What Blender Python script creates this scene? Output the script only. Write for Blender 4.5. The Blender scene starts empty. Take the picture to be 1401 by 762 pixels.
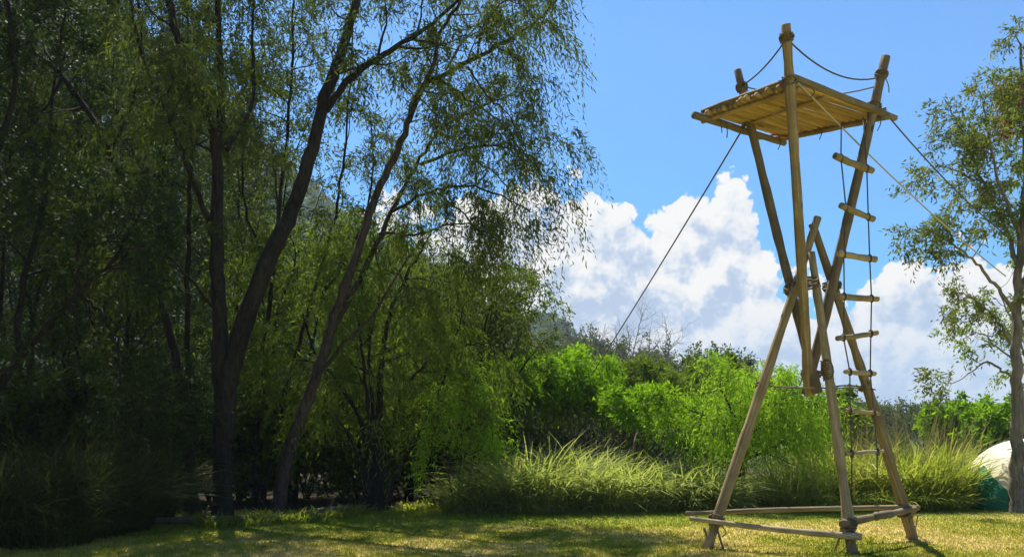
import bpy, math, random
import numpy as np
from mathutils import Vector, Matrix

# ------------------------------------------------------------------ camera, sky, sun
W, H, F = 1401.0, 762.0, 1200.0        # photograph size and focal length in its pixels
EYE, YH, XC = 1.5, 595.0, 700.5        # eye height, row of the horizon, middle column
R = math.radians
sc = bpy.context.scene
cam_d = bpy.data.cameras.new('camera')
cam = bpy.data.objects.new('camera', cam_d)
sc.collection.objects.link(cam)
cam.location = (0, 0, EYE)
cam.rotation_euler = (R(90), 0, 0)
cam_d.sensor_width = 36.0
cam_d.lens = 36.0 * F / W
cam_d.shift_y = (YH - H / 2) / W
cam_d.clip_end = 6000
sc.camera = cam

SUN = Vector((-0.20, 0.50, 1.0)).normalized()
sun_el = math.asin(SUN.z)
sun_rot = math.atan2(SUN.x, SUN.y) % (2 * math.pi)
sun_d = bpy.data.lights.new('sun', 'SUN')
sun_d.energy = 5.0
sun_d.angle = R(0.5)
sun_d.color = (1.0, 0.93, 0.80)
sun = bpy.data.objects.new('sun', sun_d)
sc.collection.objects.link(sun)
sun.rotation_euler = (-SUN).to_track_quat('-Z', 'Y').to_euler()
sun.location = (0, 0, 30)

sc.view_settings.view_transform = 'Standard'
sc.view_settings.look = 'None'
sc.view_settings.exposure = 1.12
sc.view_settings.gamma = 1.0
sc.cycles.max_bounces = 5
sc.cycles.diffuse_bounces = 2
sc.cycles.transmission_bounces = 4
sc.cycles.volume_bounces = 0
sc.view_settings.use_curve_mapping = False


class NT:
    """small helper for node trees"""
    def __init__(self, tree):
        self.t = tree
    def n(self, typ, **kw):
        nd = self.t.nodes.new(typ)
        for k, v in kw.items():
            setattr(nd, k, v)
        return nd
    def link(self, a, b):
        self.t.links.new(a, b)
    def put(self, sock, v):
        if isinstance(v, bpy.types.NodeSocket):
            self.link(v, sock)
        elif v is not None:
            sock.default_value = v
    def m(self, op, a, b=None, c=None, clamp=False):
        nd = self.n('ShaderNodeMath', operation=op)
        nd.use_clamp = clamp
        self.put(nd.inputs[0], a)
        if b is not None: self.put(nd.inputs[1], b)
        if c is not None: self.put(nd.inputs[2], c)
        return nd.outputs[0]
    def mix(self, f, a, b, typ='MIX'):
        nd = self.n('ShaderNodeMix', data_type='RGBA', blend_type=typ)
        self.put(nd.inputs[0], f)
        self.put(nd.inputs[6], a if isinstance(a, bpy.types.NodeSocket) else (*a, 1))
        self.put(nd.inputs[7], b if isinstance(b, bpy.types.NodeSocket) else (*b, 1))
        return nd.outputs[2]
    def ramp(self, f, stops, interp='LINEAR'):
        nd = self.n('ShaderNodeValToRGB')
        cr = nd.color_ramp
        cr.interpolation = interp
        while len(cr.elements) < len(stops):
            cr.elements.new(0.5)
        for e, (p, c) in zip(cr.elements, stops):
            e.position = p
            e.color = (*c, 1) if hasattr(c, '__len__') else (c, c, c, 1)
        self.put(nd.inputs[0], f)
        return nd.outputs[0]
    def noise(self, vec, scale, detail=4, rough=0.55, dist=0.0):
        nd = self.n('ShaderNodeTexNoise')
        if vec is not None: self.link(vec, nd.inputs['Vector'])
        nd.inputs['Scale'].default_value = scale
        nd.inputs['Detail'].default_value = detail
        nd.inputs['Roughness'].default_value = rough
        nd.inputs['Distortion'].default_value = dist
        return nd.outputs['Fac']
    def smooth(self, v, a, b):
        nd = self.n('ShaderNodeMapRange', interpolation_type='SMOOTHSTEP')
        self.put(nd.inputs[0], v)
        nd.inputs[1].default_value = a
        nd.inputs[2].default_value = b
        return nd.outputs[0]


world = bpy.data.worlds.new('World')
sc.world = world
world.use_nodes = True
wt = world.node_tree
wt.nodes.clear()
N = NT(wt)
SKY_STRENGTH = 0.0535
sky = N.n('ShaderNodeTexSky', sky_type='NISHITA')
sky.sun_disc = False
sky.sun_elevation = sun_el
sky.sun_rotation = sun_rot
sky.air_density = 1.25
sky.dust_density = 0.7
sky.ozone_density = 1.5
tc = N.n('ShaderNodeTexCoord')
sep = N.n('ShaderNodeSeparateXYZ')
N.link(tc.outputs['Generated'], sep.inputs[0])
az = N.m('ARCTAN2', sep.outputs[0], sep.outputs[1])        # 0 = straight ahead
el = N.m('ARCSINE', sep.outputs[2])
# tops of the cumulus bank round the whole horizon, in degrees, by azimuth in degrees
tops = [(-180, 9), (-160, 13), (-140, 7), (-118, 12), (-95, 8), (-76, 13), (-55, 8), (-40, 12), (-26, 10), (-14, 13),
        (-3, 14.9), (-0.5, 15.0), (3, 15.8), (6.5, 15.2), (8.4, 14.2), (11.5, 14.6), (14.2, 15.4), (15.6, 13.6), (16.8, 9.6), (18.5, 8.6),
        (21, 9.0), (24.5, 9.6), (28, 10.4), (34, 9), (48, 12.5), (66, 8), (90, 13), (112, 8), (132, 12), (152, 7), (180, 9)]
azn = N.m('MULTIPLY_ADD', az, 1 / (2 * math.pi), 0.5)
toph = N.m('MULTIPLY', N.ramp(azn, [((a + 180) / 360, t / 20) for a, t in tops]), R(20))


def billow(dx, dy, warp):
    v = N.n('ShaderNodeCombineXYZ')
    N.put(v.inputs[0], N.m('ADD', az, dx))
    N.put(v.inputs[1], N.m('ADD', el, dy))
    vec = v.outputs[0]
    nz = N.n('ShaderNodeTexNoise')
    N.link(vec, nz.inputs['Vector'])
    nz.inputs['Scale'].default_value = 22
    nz.inputs['Detail'].default_value = 5
    vm = N.n('ShaderNodeVectorMath', operation='MULTIPLY_ADD')
    N.link(nz.outputs['Color'], vm.inputs[0])
    vm.inputs[1].default_value = (warp, warp, 0)
    N.link(vec, vm.inputs[2])
    tot = None
    for s, a in ((13, 0.46), (30, 0.27), (70, 0.16), (160, 0.09)):
        vo = N.n('ShaderNodeTexVoronoi', voronoi_dimensions='2D', feature='SMOOTH_F1')
        N.link(vm.outputs[0], vo.inputs['Vector'])
        vo.inputs['Scale'].default_value = s
        vo.inputs['Smoothness'].default_value = 0.35
        b = N.m('MULTIPLY', N.m('SUBTRACT', 1.0, vo.outputs['Distance']), a)
        tot = b if tot is None else N.m('ADD', tot, b)
    return tot


b0 = billow(0.0, 0.0, 0.022)
b1 = billow(-0.012, 0.018, 0.022)
field = N.m('ADD', N.m('SUBTRACT', toph, el), N.m('MULTIPLY_ADD', b0, 0.16, -0.088))
alpha = N.smooth(field, 0.0, 0.010)
lowfade = N.smooth(el, R(1.5), R(10.0))
cvec = N.n('ShaderNodeCombineXYZ')
N.put(cvec.inputs[0], az)
N.put(cvec.inputs[1], N.m('MULTIPLY', el, 1.6))
big = N.noise(cvec.outputs[0], 7.0, 4, 0.5)
shade = N.m('MULTIPLY_ADD', N.m('SUBTRACT', b0, b1), 3.4, 0.62)  # cloud self-shadow put into the colour from the offset billow
shade = N.m('ADD', shade, N.m('MULTIPLY_ADD', big, 1.7, -0.86))
shade = N.m('ADD', shade, N.m('MULTIPLY_ADD', N.smooth(field, 0.0, 0.09), -0.38, 0.28), None, True)
ccol = N.ramp(shade, [(0.0, (0.50, 0.60, 0.78)), (0.30, (0.62, 0.70, 0.84)), (0.62, (0.86, 0.88, 0.91)), (1.0, (1.02, 0.985, 0.94))])
hazecol = (0.50, 0.66, 0.88)
ccol = N.mix(N.m('MULTIPLY_ADD', lowfade, -0.75, 0.75), ccol, hazecol)
bg_sky = N.n('ShaderNodeBackground')
skyc = N.mix(1.0, sky.outputs[0], (0.36, 0.82, 1.30), 'MULTIPLY')
N.link(skyc, bg_sky.inputs[0])
bg_sky.inputs[1].default_value = SKY_STRENGTH
bg_cl = N.n('ShaderNodeBackground')
N.link(ccol, bg_cl.inputs[0])
bg_cl.inputs[1].default_value = 0.435
mixs = N.n('ShaderNodeMixShader')
N.link(alpha, mixs.inputs[0])
N.link(bg_sky.outputs[0], mixs.inputs[1])
N.link(bg_cl.outputs[0], mixs.inputs[2])
wo = N.n('ShaderNodeOutputWorld')
N.link(mixs.outputs[0], wo.inputs[0])
world.cycles.sampling_method = 'MANUAL'
world.cycles.sample_map_resolution = 512

# ------------------------------------------------------------------ helpers
COL = sc.collection


def P(px, py, d):
    """a place in the world from a photograph pixel and a distance"""
    return np.array([(px - XC) * d / F, d, EYE + (YH - py) * d / F])


def G(px, d, z=0.0):
    return np.array([(px - XC) * d / F, d, z])


def material(name):
    m = bpy.data.materials.new(name)
    m.use_nodes = True
    m.node_tree.nodes.clear()
    return m, NT(m.node_tree)


def finish(m, n, color, rough=0.8, bump=None, bump_d=0.01, spec=0.3, transl=None, tcol=None):
    out = n.n('ShaderNodeOutputMaterial')
    p = n.n('ShaderNodeBsdfPrincipled')
    n.put(p.inputs['Base Color'], color if isinstance(color, bpy.types.NodeSocket) else (*color, 1))
    n.put(p.inputs['Roughness'], rough)
    p.inputs['Specular IOR Level'].default_value = spec
    if bump is not None:
        b = n.n('ShaderNodeBump')
        b.inputs['Distance'].default_value = bump_d
        b.inputs['Strength'].default_value = 1.0
        n.link(bump, b.inputs['Height'])
        n.link(b.outputs[0], p.inputs['Normal'])
    last = p.outputs[0]
    if transl:
        tr = n.n('ShaderNodeBsdfTranslucent')
        n.put(tr.inputs[0], tcol if tcol is not None else color)
        mx = n.n('ShaderNodeMixShader')
        mx.inputs[0].default_value = transl
        n.link(last, mx.inputs[1])
        n.link(tr.outputs[0], mx.inputs[2])
        last = mx.outputs[0]
    n.link(last, out.inputs[0])
    return m


def mat_leaf(name, c1, c2, c3=None, transl=0.36, rough=0.62):
    m, n = material(name)
    at = n.n('ShaderNodeAttribute', attribute_name='var')
    g = n.n('ShaderNodeNewGeometry')
    big = n.noise(g.outputs['Position'], 0.9, 2, 0.5)
    f = n.m('ADD', n.m('MULTIPLY', at.outputs['Fac'], 0.65), n.m('MULTIPLY_ADD', big, 1.1, -0.36), None, True)
    stops = [(0.05, c1), (0.75, c2)]
    if c3: stops.append((0.98, c3))
    col = n.ramp(f, stops)
    tcol = n.mix(1.0, col, (1.25, 1.3, 0.7), 'MULTIPLY')
    return finish(m, n, col, rough, transl=transl, tcol=tcol, spec=0.07)


def mat_bark(name, c1, c2, scale=1.0, bd=0.02):
    m, n = material(name)
    g = n.n('ShaderNodeTexCoord')
    mp = n.n('ShaderNodeMapping')
    n.link(g.outputs['Object'], mp.inputs[0])
    mp.inputs['Scale'].default_value = (14 * scale, 14 * scale, 2.6 * scale)
    a = n.noise(mp.outputs[0], 1.6, 6, 0.65, 0.6)
    b = n.noise(g.outputs['Object'], 1.3, 3, 0.5)
    f = n.m('ADD', n.m('MULTIPLY', a, 1.5), n.m('MULTIPLY_ADD', b, 0.9, -0.75), None, True)
    col = n.ramp(f, [(0.2, c1), (0.85, c2)])
    return finish(m, n, col, 0.9, bump=a, bump_d=bd, spec=0.15)


def mat_pole(name, c1, c2, c3):
    """peeled weathered pole: streaks along the local Z axis, darker knots"""
    m, n = material(name)
    g = n.n('ShaderNodeTexCoord')
    oi = n.n('ShaderNodeObjectInfo')
    ofs = n.n('ShaderNodeVectorMath', operation='MULTIPLY_ADD')
    cx = n.n('ShaderNodeCombineXYZ')
    for i in range(3): n.link(oi.outputs['Random'], cx.inputs[i])
    n.link(cx.outputs[0], ofs.inputs[0])
    ofs.inputs[1].default_value = (31, 17, 53)
    n.link(g.outputs['Object'], ofs.inputs[2])
    mp = n.n('ShaderNodeMapping')
    n.link(ofs.outputs[0], mp.inputs[0])
    mp.inputs['Scale'].default_value = (42, 42, 1.7)
    a = n.noise(mp.outputs[0], 1.0, 5, 0.6, 0.3)
    b = n.noise(ofs.outputs[0], 2.2, 4, 0.6)
    vo = n.n('ShaderNodeTexVoronoi', feature='F1')
    mp2 = n.n('ShaderNodeMapping')
    n.link(ofs.outputs[0], mp2.inputs[0])
    mp2.inputs['Scale'].default_value = (5, 5, 2.4)
    n.link(mp2.outputs[0], vo.inputs['Vector'])
    vo.inputs['Scale'].default_value = 1.0
    knot = n.smooth(vo.outputs['Distance'], 0.05, 0.16)
    col = n.ramp(a, [(0.25, c1), (0.55, c2), (0.8, c3)])
    col = n.mix(n.smooth(b, 0.42, 0.68), col, tuple(x * 0.62 for x in c2))
    col = n.mix(knot, tuple(x * 0.6 for x in c1), col)
    hs = n.n('ShaderNodeHueSaturation')
    n.link(n.m('MULTIPLY_ADD', oi.outputs['Random'], 0.4, 0.8), hs.inputs['Value'])
    n.link(col, hs.inputs['Color'])
    return finish(m, n, hs.outputs[0], 0.82, bump=a, bump_d=0.006, spec=0.2)


def mat_plain(name, c1, c2, scale=20, rough=0.8, transl=None, spec=0.25, bump=0.0):
    m, n = material(name)
    g = n.n('ShaderNodeTexCoord')
    a = n.noise(g.outputs['Object'], scale, 4, 0.6)
    col = n.ramp(a, [(0.3, c1), (0.7, c2)])
    return finish(m, n, col, rough, transl=transl, spec=spec, bump=a if bump else None, bump_d=bump)


M = {}
M['leaf_willow'] = mat_leaf('leaf_willow', (0.042, 0.066, 0.012), (0.11, 0.145, 0.024), (0.18, 0.2, 0.035), transl=0.38)
M['leaf_deep'] = mat_leaf('leaf_deep', (0.024, 0.042, 0.009), (0.075, 0.105, 0.014), (0.12, 0.14, 0.02), transl=0.3)  # some of the left wood's shade is put into this colour
M['leaf_dark'] = mat_leaf('leaf_dark', (0.012, 0.028, 0.009), (0.036, 0.062, 0.012), (0.07, 0.085, 0.014), transl=0.22)  # darkest leaves, shade of the left wood put into their colour
M['leaf_bright'] = mat_leaf('leaf_bright', (0.1, 0.18, 0.008), (0.19, 0.34, 0.012), (0.27, 0.4, 0.03), transl=0.5)
M['leaf_lime'] = mat_leaf('leaf_lime', (0.15, 0.25, 0.018), (0.27, 0.43, 0.03), (0.36, 0.5, 0.07), transl=0.5)
M['leaf_mid'] = mat_leaf('leaf_mid', (0.06, 0.1, 0.012), (0.14, 0.2, 0.022), (0.2, 0.25, 0.03), transl=0.45)
M['leaf_olive'] = mat_leaf('leaf_olive', (0.08, 0.105, 0.022), (0.175, 0.205, 0.045), (0.26, 0.26, 0.06), transl=0.42)
M['leaf_yellow'] = mat_leaf('leaf_yellow', (0.11, 0.16, 0.018), (0.21, 0.29, 0.03), (0.30, 0.33, 0.05), transl=0.42)
M['leaf_red'] = mat_leaf('leaf_red', (0.17, 0.055, 0.035), (0.30, 0.10, 0.06), transl=0.3)
M['leaf_far'] = mat_leaf('leaf_far', (0.06, 0.08, 0.03), (0.105, 0.13, 0.045), (0.15, 0.17, 0.06), transl=0.3)
M['reed'] = mat_leaf('reed', (0.16, 0.2, 0.045), (0.33, 0.37, 0.125), (0.54, 0.53, 0.3), transl=0.5)
M['reed_green'] = mat_leaf('reed_green', (0.13, 0.17, 0.02), (0.28, 0.32, 0.055), (0.46, 0.44, 0.16), transl=0.5)
M['reed_dark'] = mat_leaf('reed_dark', (0.020, 0.034, 0.009), (0.055, 0.072, 0.016), (0.10, 0.11, 0.035), transl=0.25)
M['stalk'] = mat_leaf('stalk', (0.16, 0.13, 0.06), (0.27, 0.22, 0.11), (0.34, 0.30, 0.17), transl=0.2)
M['bark'] = mat_bark('bark', (0.022, 0.016, 0.012), (0.105, 0.082, 0.064))
M['bark_dark'] = mat_bark('bark_dark', (0.012, 0.010, 0.008), (0.050, 0.042, 0.034))  # dark bark carries the left wood's shade in its colour
M['bark_brown'] = mat_bark('bark_brown', (0.040, 0.028, 0.018), (0.170, 0.130, 0.090))
M['bark_grey'] = mat_bark('bark_grey', (0.10, 0.085, 0.07), (0.29, 0.255, 0.21))
M['bark_bare'] = mat_bark('bark_bare', (0.13, 0.115, 0.10), (0.26, 0.24, 0.21))
M['pole'] = mat_pole('pole', (0.105, 0.078, 0.042), (0.28, 0.215, 0.118), (0.44, 0.36, 0.225))
M['pole_grey'] = mat_pole('pole_grey', (0.090, 0.070, 0.045), (0.215, 0.172, 0.112), (0.36, 0.30, 0.205))
M['pole_pale'] = mat_pole('pole_pale', (0.16, 0.125, 0.070), (0.34, 0.275, 0.165), (0.47, 0.40, 0.27))
M['slat'] = mat_pole('slat', (0.24, 0.15, 0.060), (0.42, 0.285, 0.125), (0.54, 0.39, 0.20))
M['rope'] = mat_plain('rope', (0.09, 0.07, 0.045), (0.20, 0.16, 0.105), 60, 0.9)
M['rope_dark'] = mat_plain('rope_dark', (0.05, 0.045, 0.04), (0.12, 0.105, 0.09), 60, 0.9)
M['rope_pale'] = mat_plain('rope_pale', (0.34, 0.30, 0.22), (0.52, 0.47, 0.37), 60, 0.9)
M['rope_red'] = mat_plain('rope_red', (0.20, 0.045, 0.04), (0.33, 0.09, 0.07), 60, 0.9)
M['tent_cream'] = mat_plain('tent_cream', (0.68, 0.60, 0.43), (0.76, 0.69, 0.52), 5, 0.6, transl=0.18)
M['tent_green'] = mat_plain('tent_green', (0.015, 0.155, 0.105), (0.025, 0.21, 0.145), 5, 0.55, transl=0.15)
M['tent_trim'] = mat_plain('tent_trim', (0.012, 0.05, 0.042), (0.02, 0.07, 0.055), 8, 0.6)

# lawn and forest floor
def lawn_nodes(n):
    """mown lawn with straw patches, lusher along its far edge; leaf litter and scrub beyond"""
    g = n.n('ShaderNodeNewGeometry')
    sp = n.n('ShaderNodeSeparateXYZ')
    n.link(g.outputs['Position'], sp.inputs[0])
    fl = n.n('ShaderNodeCombineXYZ')
    n.link(sp.outputs[0], fl.inputs[0])
    n.link(n.m('MULTIPLY', sp.outputs[1], 0.6), fl.inputs[1])
    n1 = n.noise(fl.outputs[0], 0.55, 6, 0.62)
    n2 = n.noise(fl.outputs[0], 4.0, 5, 0.65)
    dry = n.m('ADD', n.m('MULTIPLY', n1, 1.5), n.m('MULTIPLY_ADD', n2, 0.8, -0.64), None, True)
    lawn = n.ramp(dry, [(0.25, (0.14, 0.165, 0.010)), (0.42, (0.26, 0.26, 0.022)), (0.55, (0.40, 0.335, 0.07)), (0.74, (0.54, 0.415, 0.165))])
    edge = n.m('SUBTRACT', sp.outputs[1], n.m('MULTIPLY_ADD', sp.outputs[0], 0.22, 16.6))
    edge = n.m('ADD', edge, n.m('MULTIPLY_ADD', n1, 1.6, -0.8))
    lush = n.mix(n.m('MULTIPLY', n.smooth(edge, -3.4, -0.8), 0.8), lawn, (0.150, 0.225, 0.012))
    return g, sp, n1, n2, edge, lush


m, n = material('ground')
g, sp, n1, n2, edge, lush = lawn_nodes(n)
n3 = n.noise(g.outputs['Position'], 45, 3, 0.6)
lush = n.mix(n.smooth(n3, 0.45, 0.75), lush, (0.110, 0.110, 0.018))
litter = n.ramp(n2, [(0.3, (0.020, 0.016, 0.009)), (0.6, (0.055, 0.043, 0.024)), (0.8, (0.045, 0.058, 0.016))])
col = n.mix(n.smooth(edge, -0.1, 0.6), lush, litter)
far = n.smooth(sp.outputs[1], 45, 70)
col = n.mix(far, col, n.mix(n1, (0.04, 0.06, 0.018), (0.08, 0.09, 0.03)))
finish(m, n, col, 0.95, bump=n.m('ADD', n2, n.m('MULTIPLY', n3, 0.5)), bump_d=0.03, spec=0.1)
M['ground'] = m
m, n = material('turf')
g, sp, n1, n2, edge, lush = lawn_nodes(n)
at = n.n('ShaderNodeAttribute', attribute_name='var')
col = n.mix(n.m('MULTIPLY_ADD', at.outputs['Fac'], 0.9, 0.0), n.mix(1.0, lush, (0.6, 0.75, 0.6), 'MULTIPLY'), n.mix(1.0, lush, (1.35, 1.3, 1.2), 'MULTIPLY'))
finish(m, n, col, 0.6, transl=0.3, spec=0.2)
M['turf'] = m
m, n = material('hill_ground')
g = n.n('ShaderNodeNewGeometry')
a = n.noise(g.outputs['Position'], 0.05, 6, 0.7)
finish(m, n, n.ramp(a, [(0.3, (0.018, 0.032, 0.014)), (0.7, (0.05, 0.07, 0.025))]), 0.95, spec=0.05)
M['hill'] = m


def build_mesh(name, V, Q=None, T=None, mats=(), midx=None, var=None, smooth=False):
    """mesh data from numpy arrays of quads and triangles"""
    me = bpy.data.meshes.new(name)
    V = np.asarray(V, dtype=np.float32).reshape(-1, 3)
    nq = 0 if Q is None else len(Q)
    nt = 0 if T is None else len(T)
    me.vertices.add(len(V))
    me.vertices.foreach_set('co', V.ravel())
    loops = []
    if nq: loops.append(np.asarray(Q, dtype=np.int32).ravel())
    if nt: loops.append(np.asarray(T, dtype=np.int32).ravel())
    loops = np.concatenate(loops)
    me.loops.add(len(loops))
    me.loops.foreach_set('vertex_index', loops)
    st = np.concatenate([np.arange(nq) * 4, nq * 4 + np.arange(nt) * 3]).astype(np.int32)
    me.polygons.add(nq + nt)
    me.polygons.foreach_set('loop_start', st)
    for mm in mats: me.materials.append(mm)
    if midx is not None: me.polygons.foreach_set('material_index', np.asarray(midx, dtype=np.int32))
    me.polygons.foreach_set('use_smooth', np.full(nq + nt, smooth))
    if var is not None:
        at = me.attributes.new('var', 'FLOAT', 'FACE')
        at.data.foreach_set('value', np.asarray(var, dtype=np.float32))
    me.update(calc_edges=True)
    return me


def link_obj(name, me, parent=None, loc=None):
    o = bpy.data.objects.new(name, me)
    COL.objects.link(o)
    if parent is not None: o.parent = parent
    if loc is not None: o.location = loc
    return o


def tag(o, label=None, cat=None, group=None, kind=None):
    if label: o['label'] = label
    if cat: o['category'] = cat
    if group: o['group'] = group
    if kind: o['kind'] = kind
    return o


def empty(name, loc, label, cat, group=None):
    o = bpy.data.objects.new(name, None)
    o.empty_display_size = 0.2
    COL.objects.link(o)
    o.location = loc
    return tag(o, label, cat, group)


class Tubes:
    """collects tapered tubes into one mesh"""
    def __init__(self):
        self.V, self.Q, self.T, self.n = [], [], [], 0
    def add(self, pts, rad, k=6, cap=False):
        pts = np.asarray(pts, float)
        rad = np.asarray(rad, float)
        nn = len(pts)
        tan = np.gradient(pts, axis=0)
        tan /= np.linalg.norm(tan, axis=1)[:, None] + 1e-9
        ref = np.array([0.31, 0.87, 0.38]) if abs(tan.mean(0)[0]) > 0.6 else np.array([0.93, 0.21, 0.30])
        u = np.cross(tan, ref)
        u /= np.linalg.norm(u, axis=1)[:, None] + 1e-9
        v = np.cross(tan, u)
        a = np.arange(k) * 2 * np.pi / k
        ring = pts[:, None, :] + rad[:, None, None] * (np.cos(a)[None, :, None] * u[:, None, :] + np.sin(a)[None, :, None] * v[:, None, :])
        self.V.append(ring.reshape(-1, 3))
        i = np.arange(nn - 1)[:, None] * k + np.arange(k)[None, :]
        j = np.arange(nn - 1)[:, None] * k + (np.arange(k)[None, :] + 1) % k
        self.Q.append((np.stack([i, j, j + k, i + k], -1).reshape(-1, 4)) + self.n)
        if cap:
            for c, ro in ((0, 0), (nn - 1, (nn - 1) * k)):
                self.V.append(pts[c][None, :])
                ci = self.n + nn * k + (0 if c == 0 else 1)
                w = np.arange(k)
                x, y = ro + w + self.n, ro + (w + 1) % k + self.n
                f = np.stack([np.full(k, ci), y, x] if c == 0 else [np.full(k, ci), x, y], -1)
                self.T.append(f)
            self.n += 2
        self.n += nn * k
    def mesh(self, name, mats, smooth=True):
        return build_mesh(name, np.concatenate(self.V), np.concatenate(self.Q), np.concatenate(self.T) if self.T else None, mats, smooth=smooth)


def spline(pts, per=5):
    """Catmull-Rom through points"""
    p = np.asarray(pts, float)
    if len(p) < 3:
        t = np.linspace(0, 1, per + 1)[:, None]
        return p[0] * (1 - t) + p[-1] * t
    e = np.vstack([2 * p[0] - p[1], p, 2 * p[-1] - p[-2]])
    out = []
    for i in range(len(p) - 1):
        a, b, c, d = e[i:i + 4]
        for t in np.arange(per) / per:
            out.append(0.5 * ((2 * b) + (c - a) * t + (2 * a - 5 * b + 4 * c - d) * t * t + (3 * b - a - 3 * c + d) * t ** 3))
    out.append(p[-1])
    return np.array(out)


def unit(v):
    v = np.asarray(v, float)
    return v / (np.linalg.norm(v, axis=-1, keepdims=True) + 1e-9)


def wander(rng, start, d, length, n, wob, up):
    pts = [np.array(start, float)]
    d = unit(d)
    for i in range(n):
        d = unit(d + rng.normal(0, wob, 3) + np.array([0, 0, up]))
        pts.append(pts[-1] + d * length / n)
    return np.array(pts)


def leaf_quads(rng, C, D, L, Wd):
    """diamond leaves: base C, direction D"""
    n_ = len(C)
    D = unit(D)
    s = unit(np.cross(D, rng.normal(0, 1, (n_, 3))))
    L = L[:, None]
    Wd = Wd[:, None]
    nrm = np.cross(D, s)
    mid = C + D * L * 0.45 + nrm * L * 0.04
    V = np.stack([C, mid + s * Wd * 0.5, C + D * L, mid - s * Wd * 0.5], 1)
    return V.reshape(-1, 3)


def foliage(rng, tips, dirs, ns, nodes, slen, droop, L, Wd, down, name, mat, spread=0.5, tri=False):
    """strands of leaves from twig points"""
    tips = np.repeat(tips, ns, 0)
    dirs = np.repeat(dirs, ns, 0)
    n_ = len(tips)
    sd = unit(dirs + rng.normal(0, spread, (n_, 3)))
    sl = slen * rng.uniform(0.5, 1.3, n_)
    t = (np.arange(nodes) + 0.5) / nodes
    C = tips[:, None, :] + sd[:, None, :] * (sl[:, None] * t[None, :] * (1 - 0.45 * droop * t[None, :]))[..., None]
    C[..., 2] -= droop * sl[:, None] * (t[None, :] ** 1.7)
    C = C.reshape(-1, 3) + rng.normal(0, 0.02, (n_ * nodes, 3))
    D = np.repeat(sd, nodes, 0) * 0.55 + rng.normal(0, 0.55, (n_ * nodes, 3))
    D[:, 2] -= down
    l = L * rng.uniform(0.6, 1.35, n_ * nodes)
    w = Wd * rng.uniform(0.7, 1.3, n_ * nodes)
    keep = C[:, 2] > 0.05
    C, D, l, w = C[keep], D[keep], l[keep], w[keep]
    V = leaf_quads(rng, C, D, l, w)
    var = np.repeat(rng.uniform(0, 0.5, n_), nodes)[keep] + rng.uniform(0, 0.5, len(l))
    if tri:
        V = V.reshape(-1, 4, 3)[:, 1:].reshape(-1, 3)
        return build_mesh(name, V, None, np.arange(len(V)).reshape(-1, 3), [mat], var=var)
    return build_mesh(name, V, np.arange(len(V)).reshape(-1, 4), mats=[mat], var=var)


FOL = {   # ns, nodes, strand length, droop, leaf length, leaf width, downward pull, spread
    'willow': (5, 11, 0.62, 0.75, 0.125, 0.026, 0.75, 0.6),
    'weeping': (7, 13, 0.85, 0.95, 0.115, 0.024, 1.0, 0.55),
    'bushy': (6, 8, 0.32, 0.25, 0.105, 0.044, 0.15, 0.8),
    'sparse': (5, 8, 0.32, 0.45, 0.095, 0.030, 0.5, 0.75),
    'fine': (7, 8, 0.30, 0.35, 0.080, 0.028, 0.2, 0.75),
    'far': (4, 5, 0.60, 0.15, 0.340, 0.190, 0.1, 0.8),
}


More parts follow.
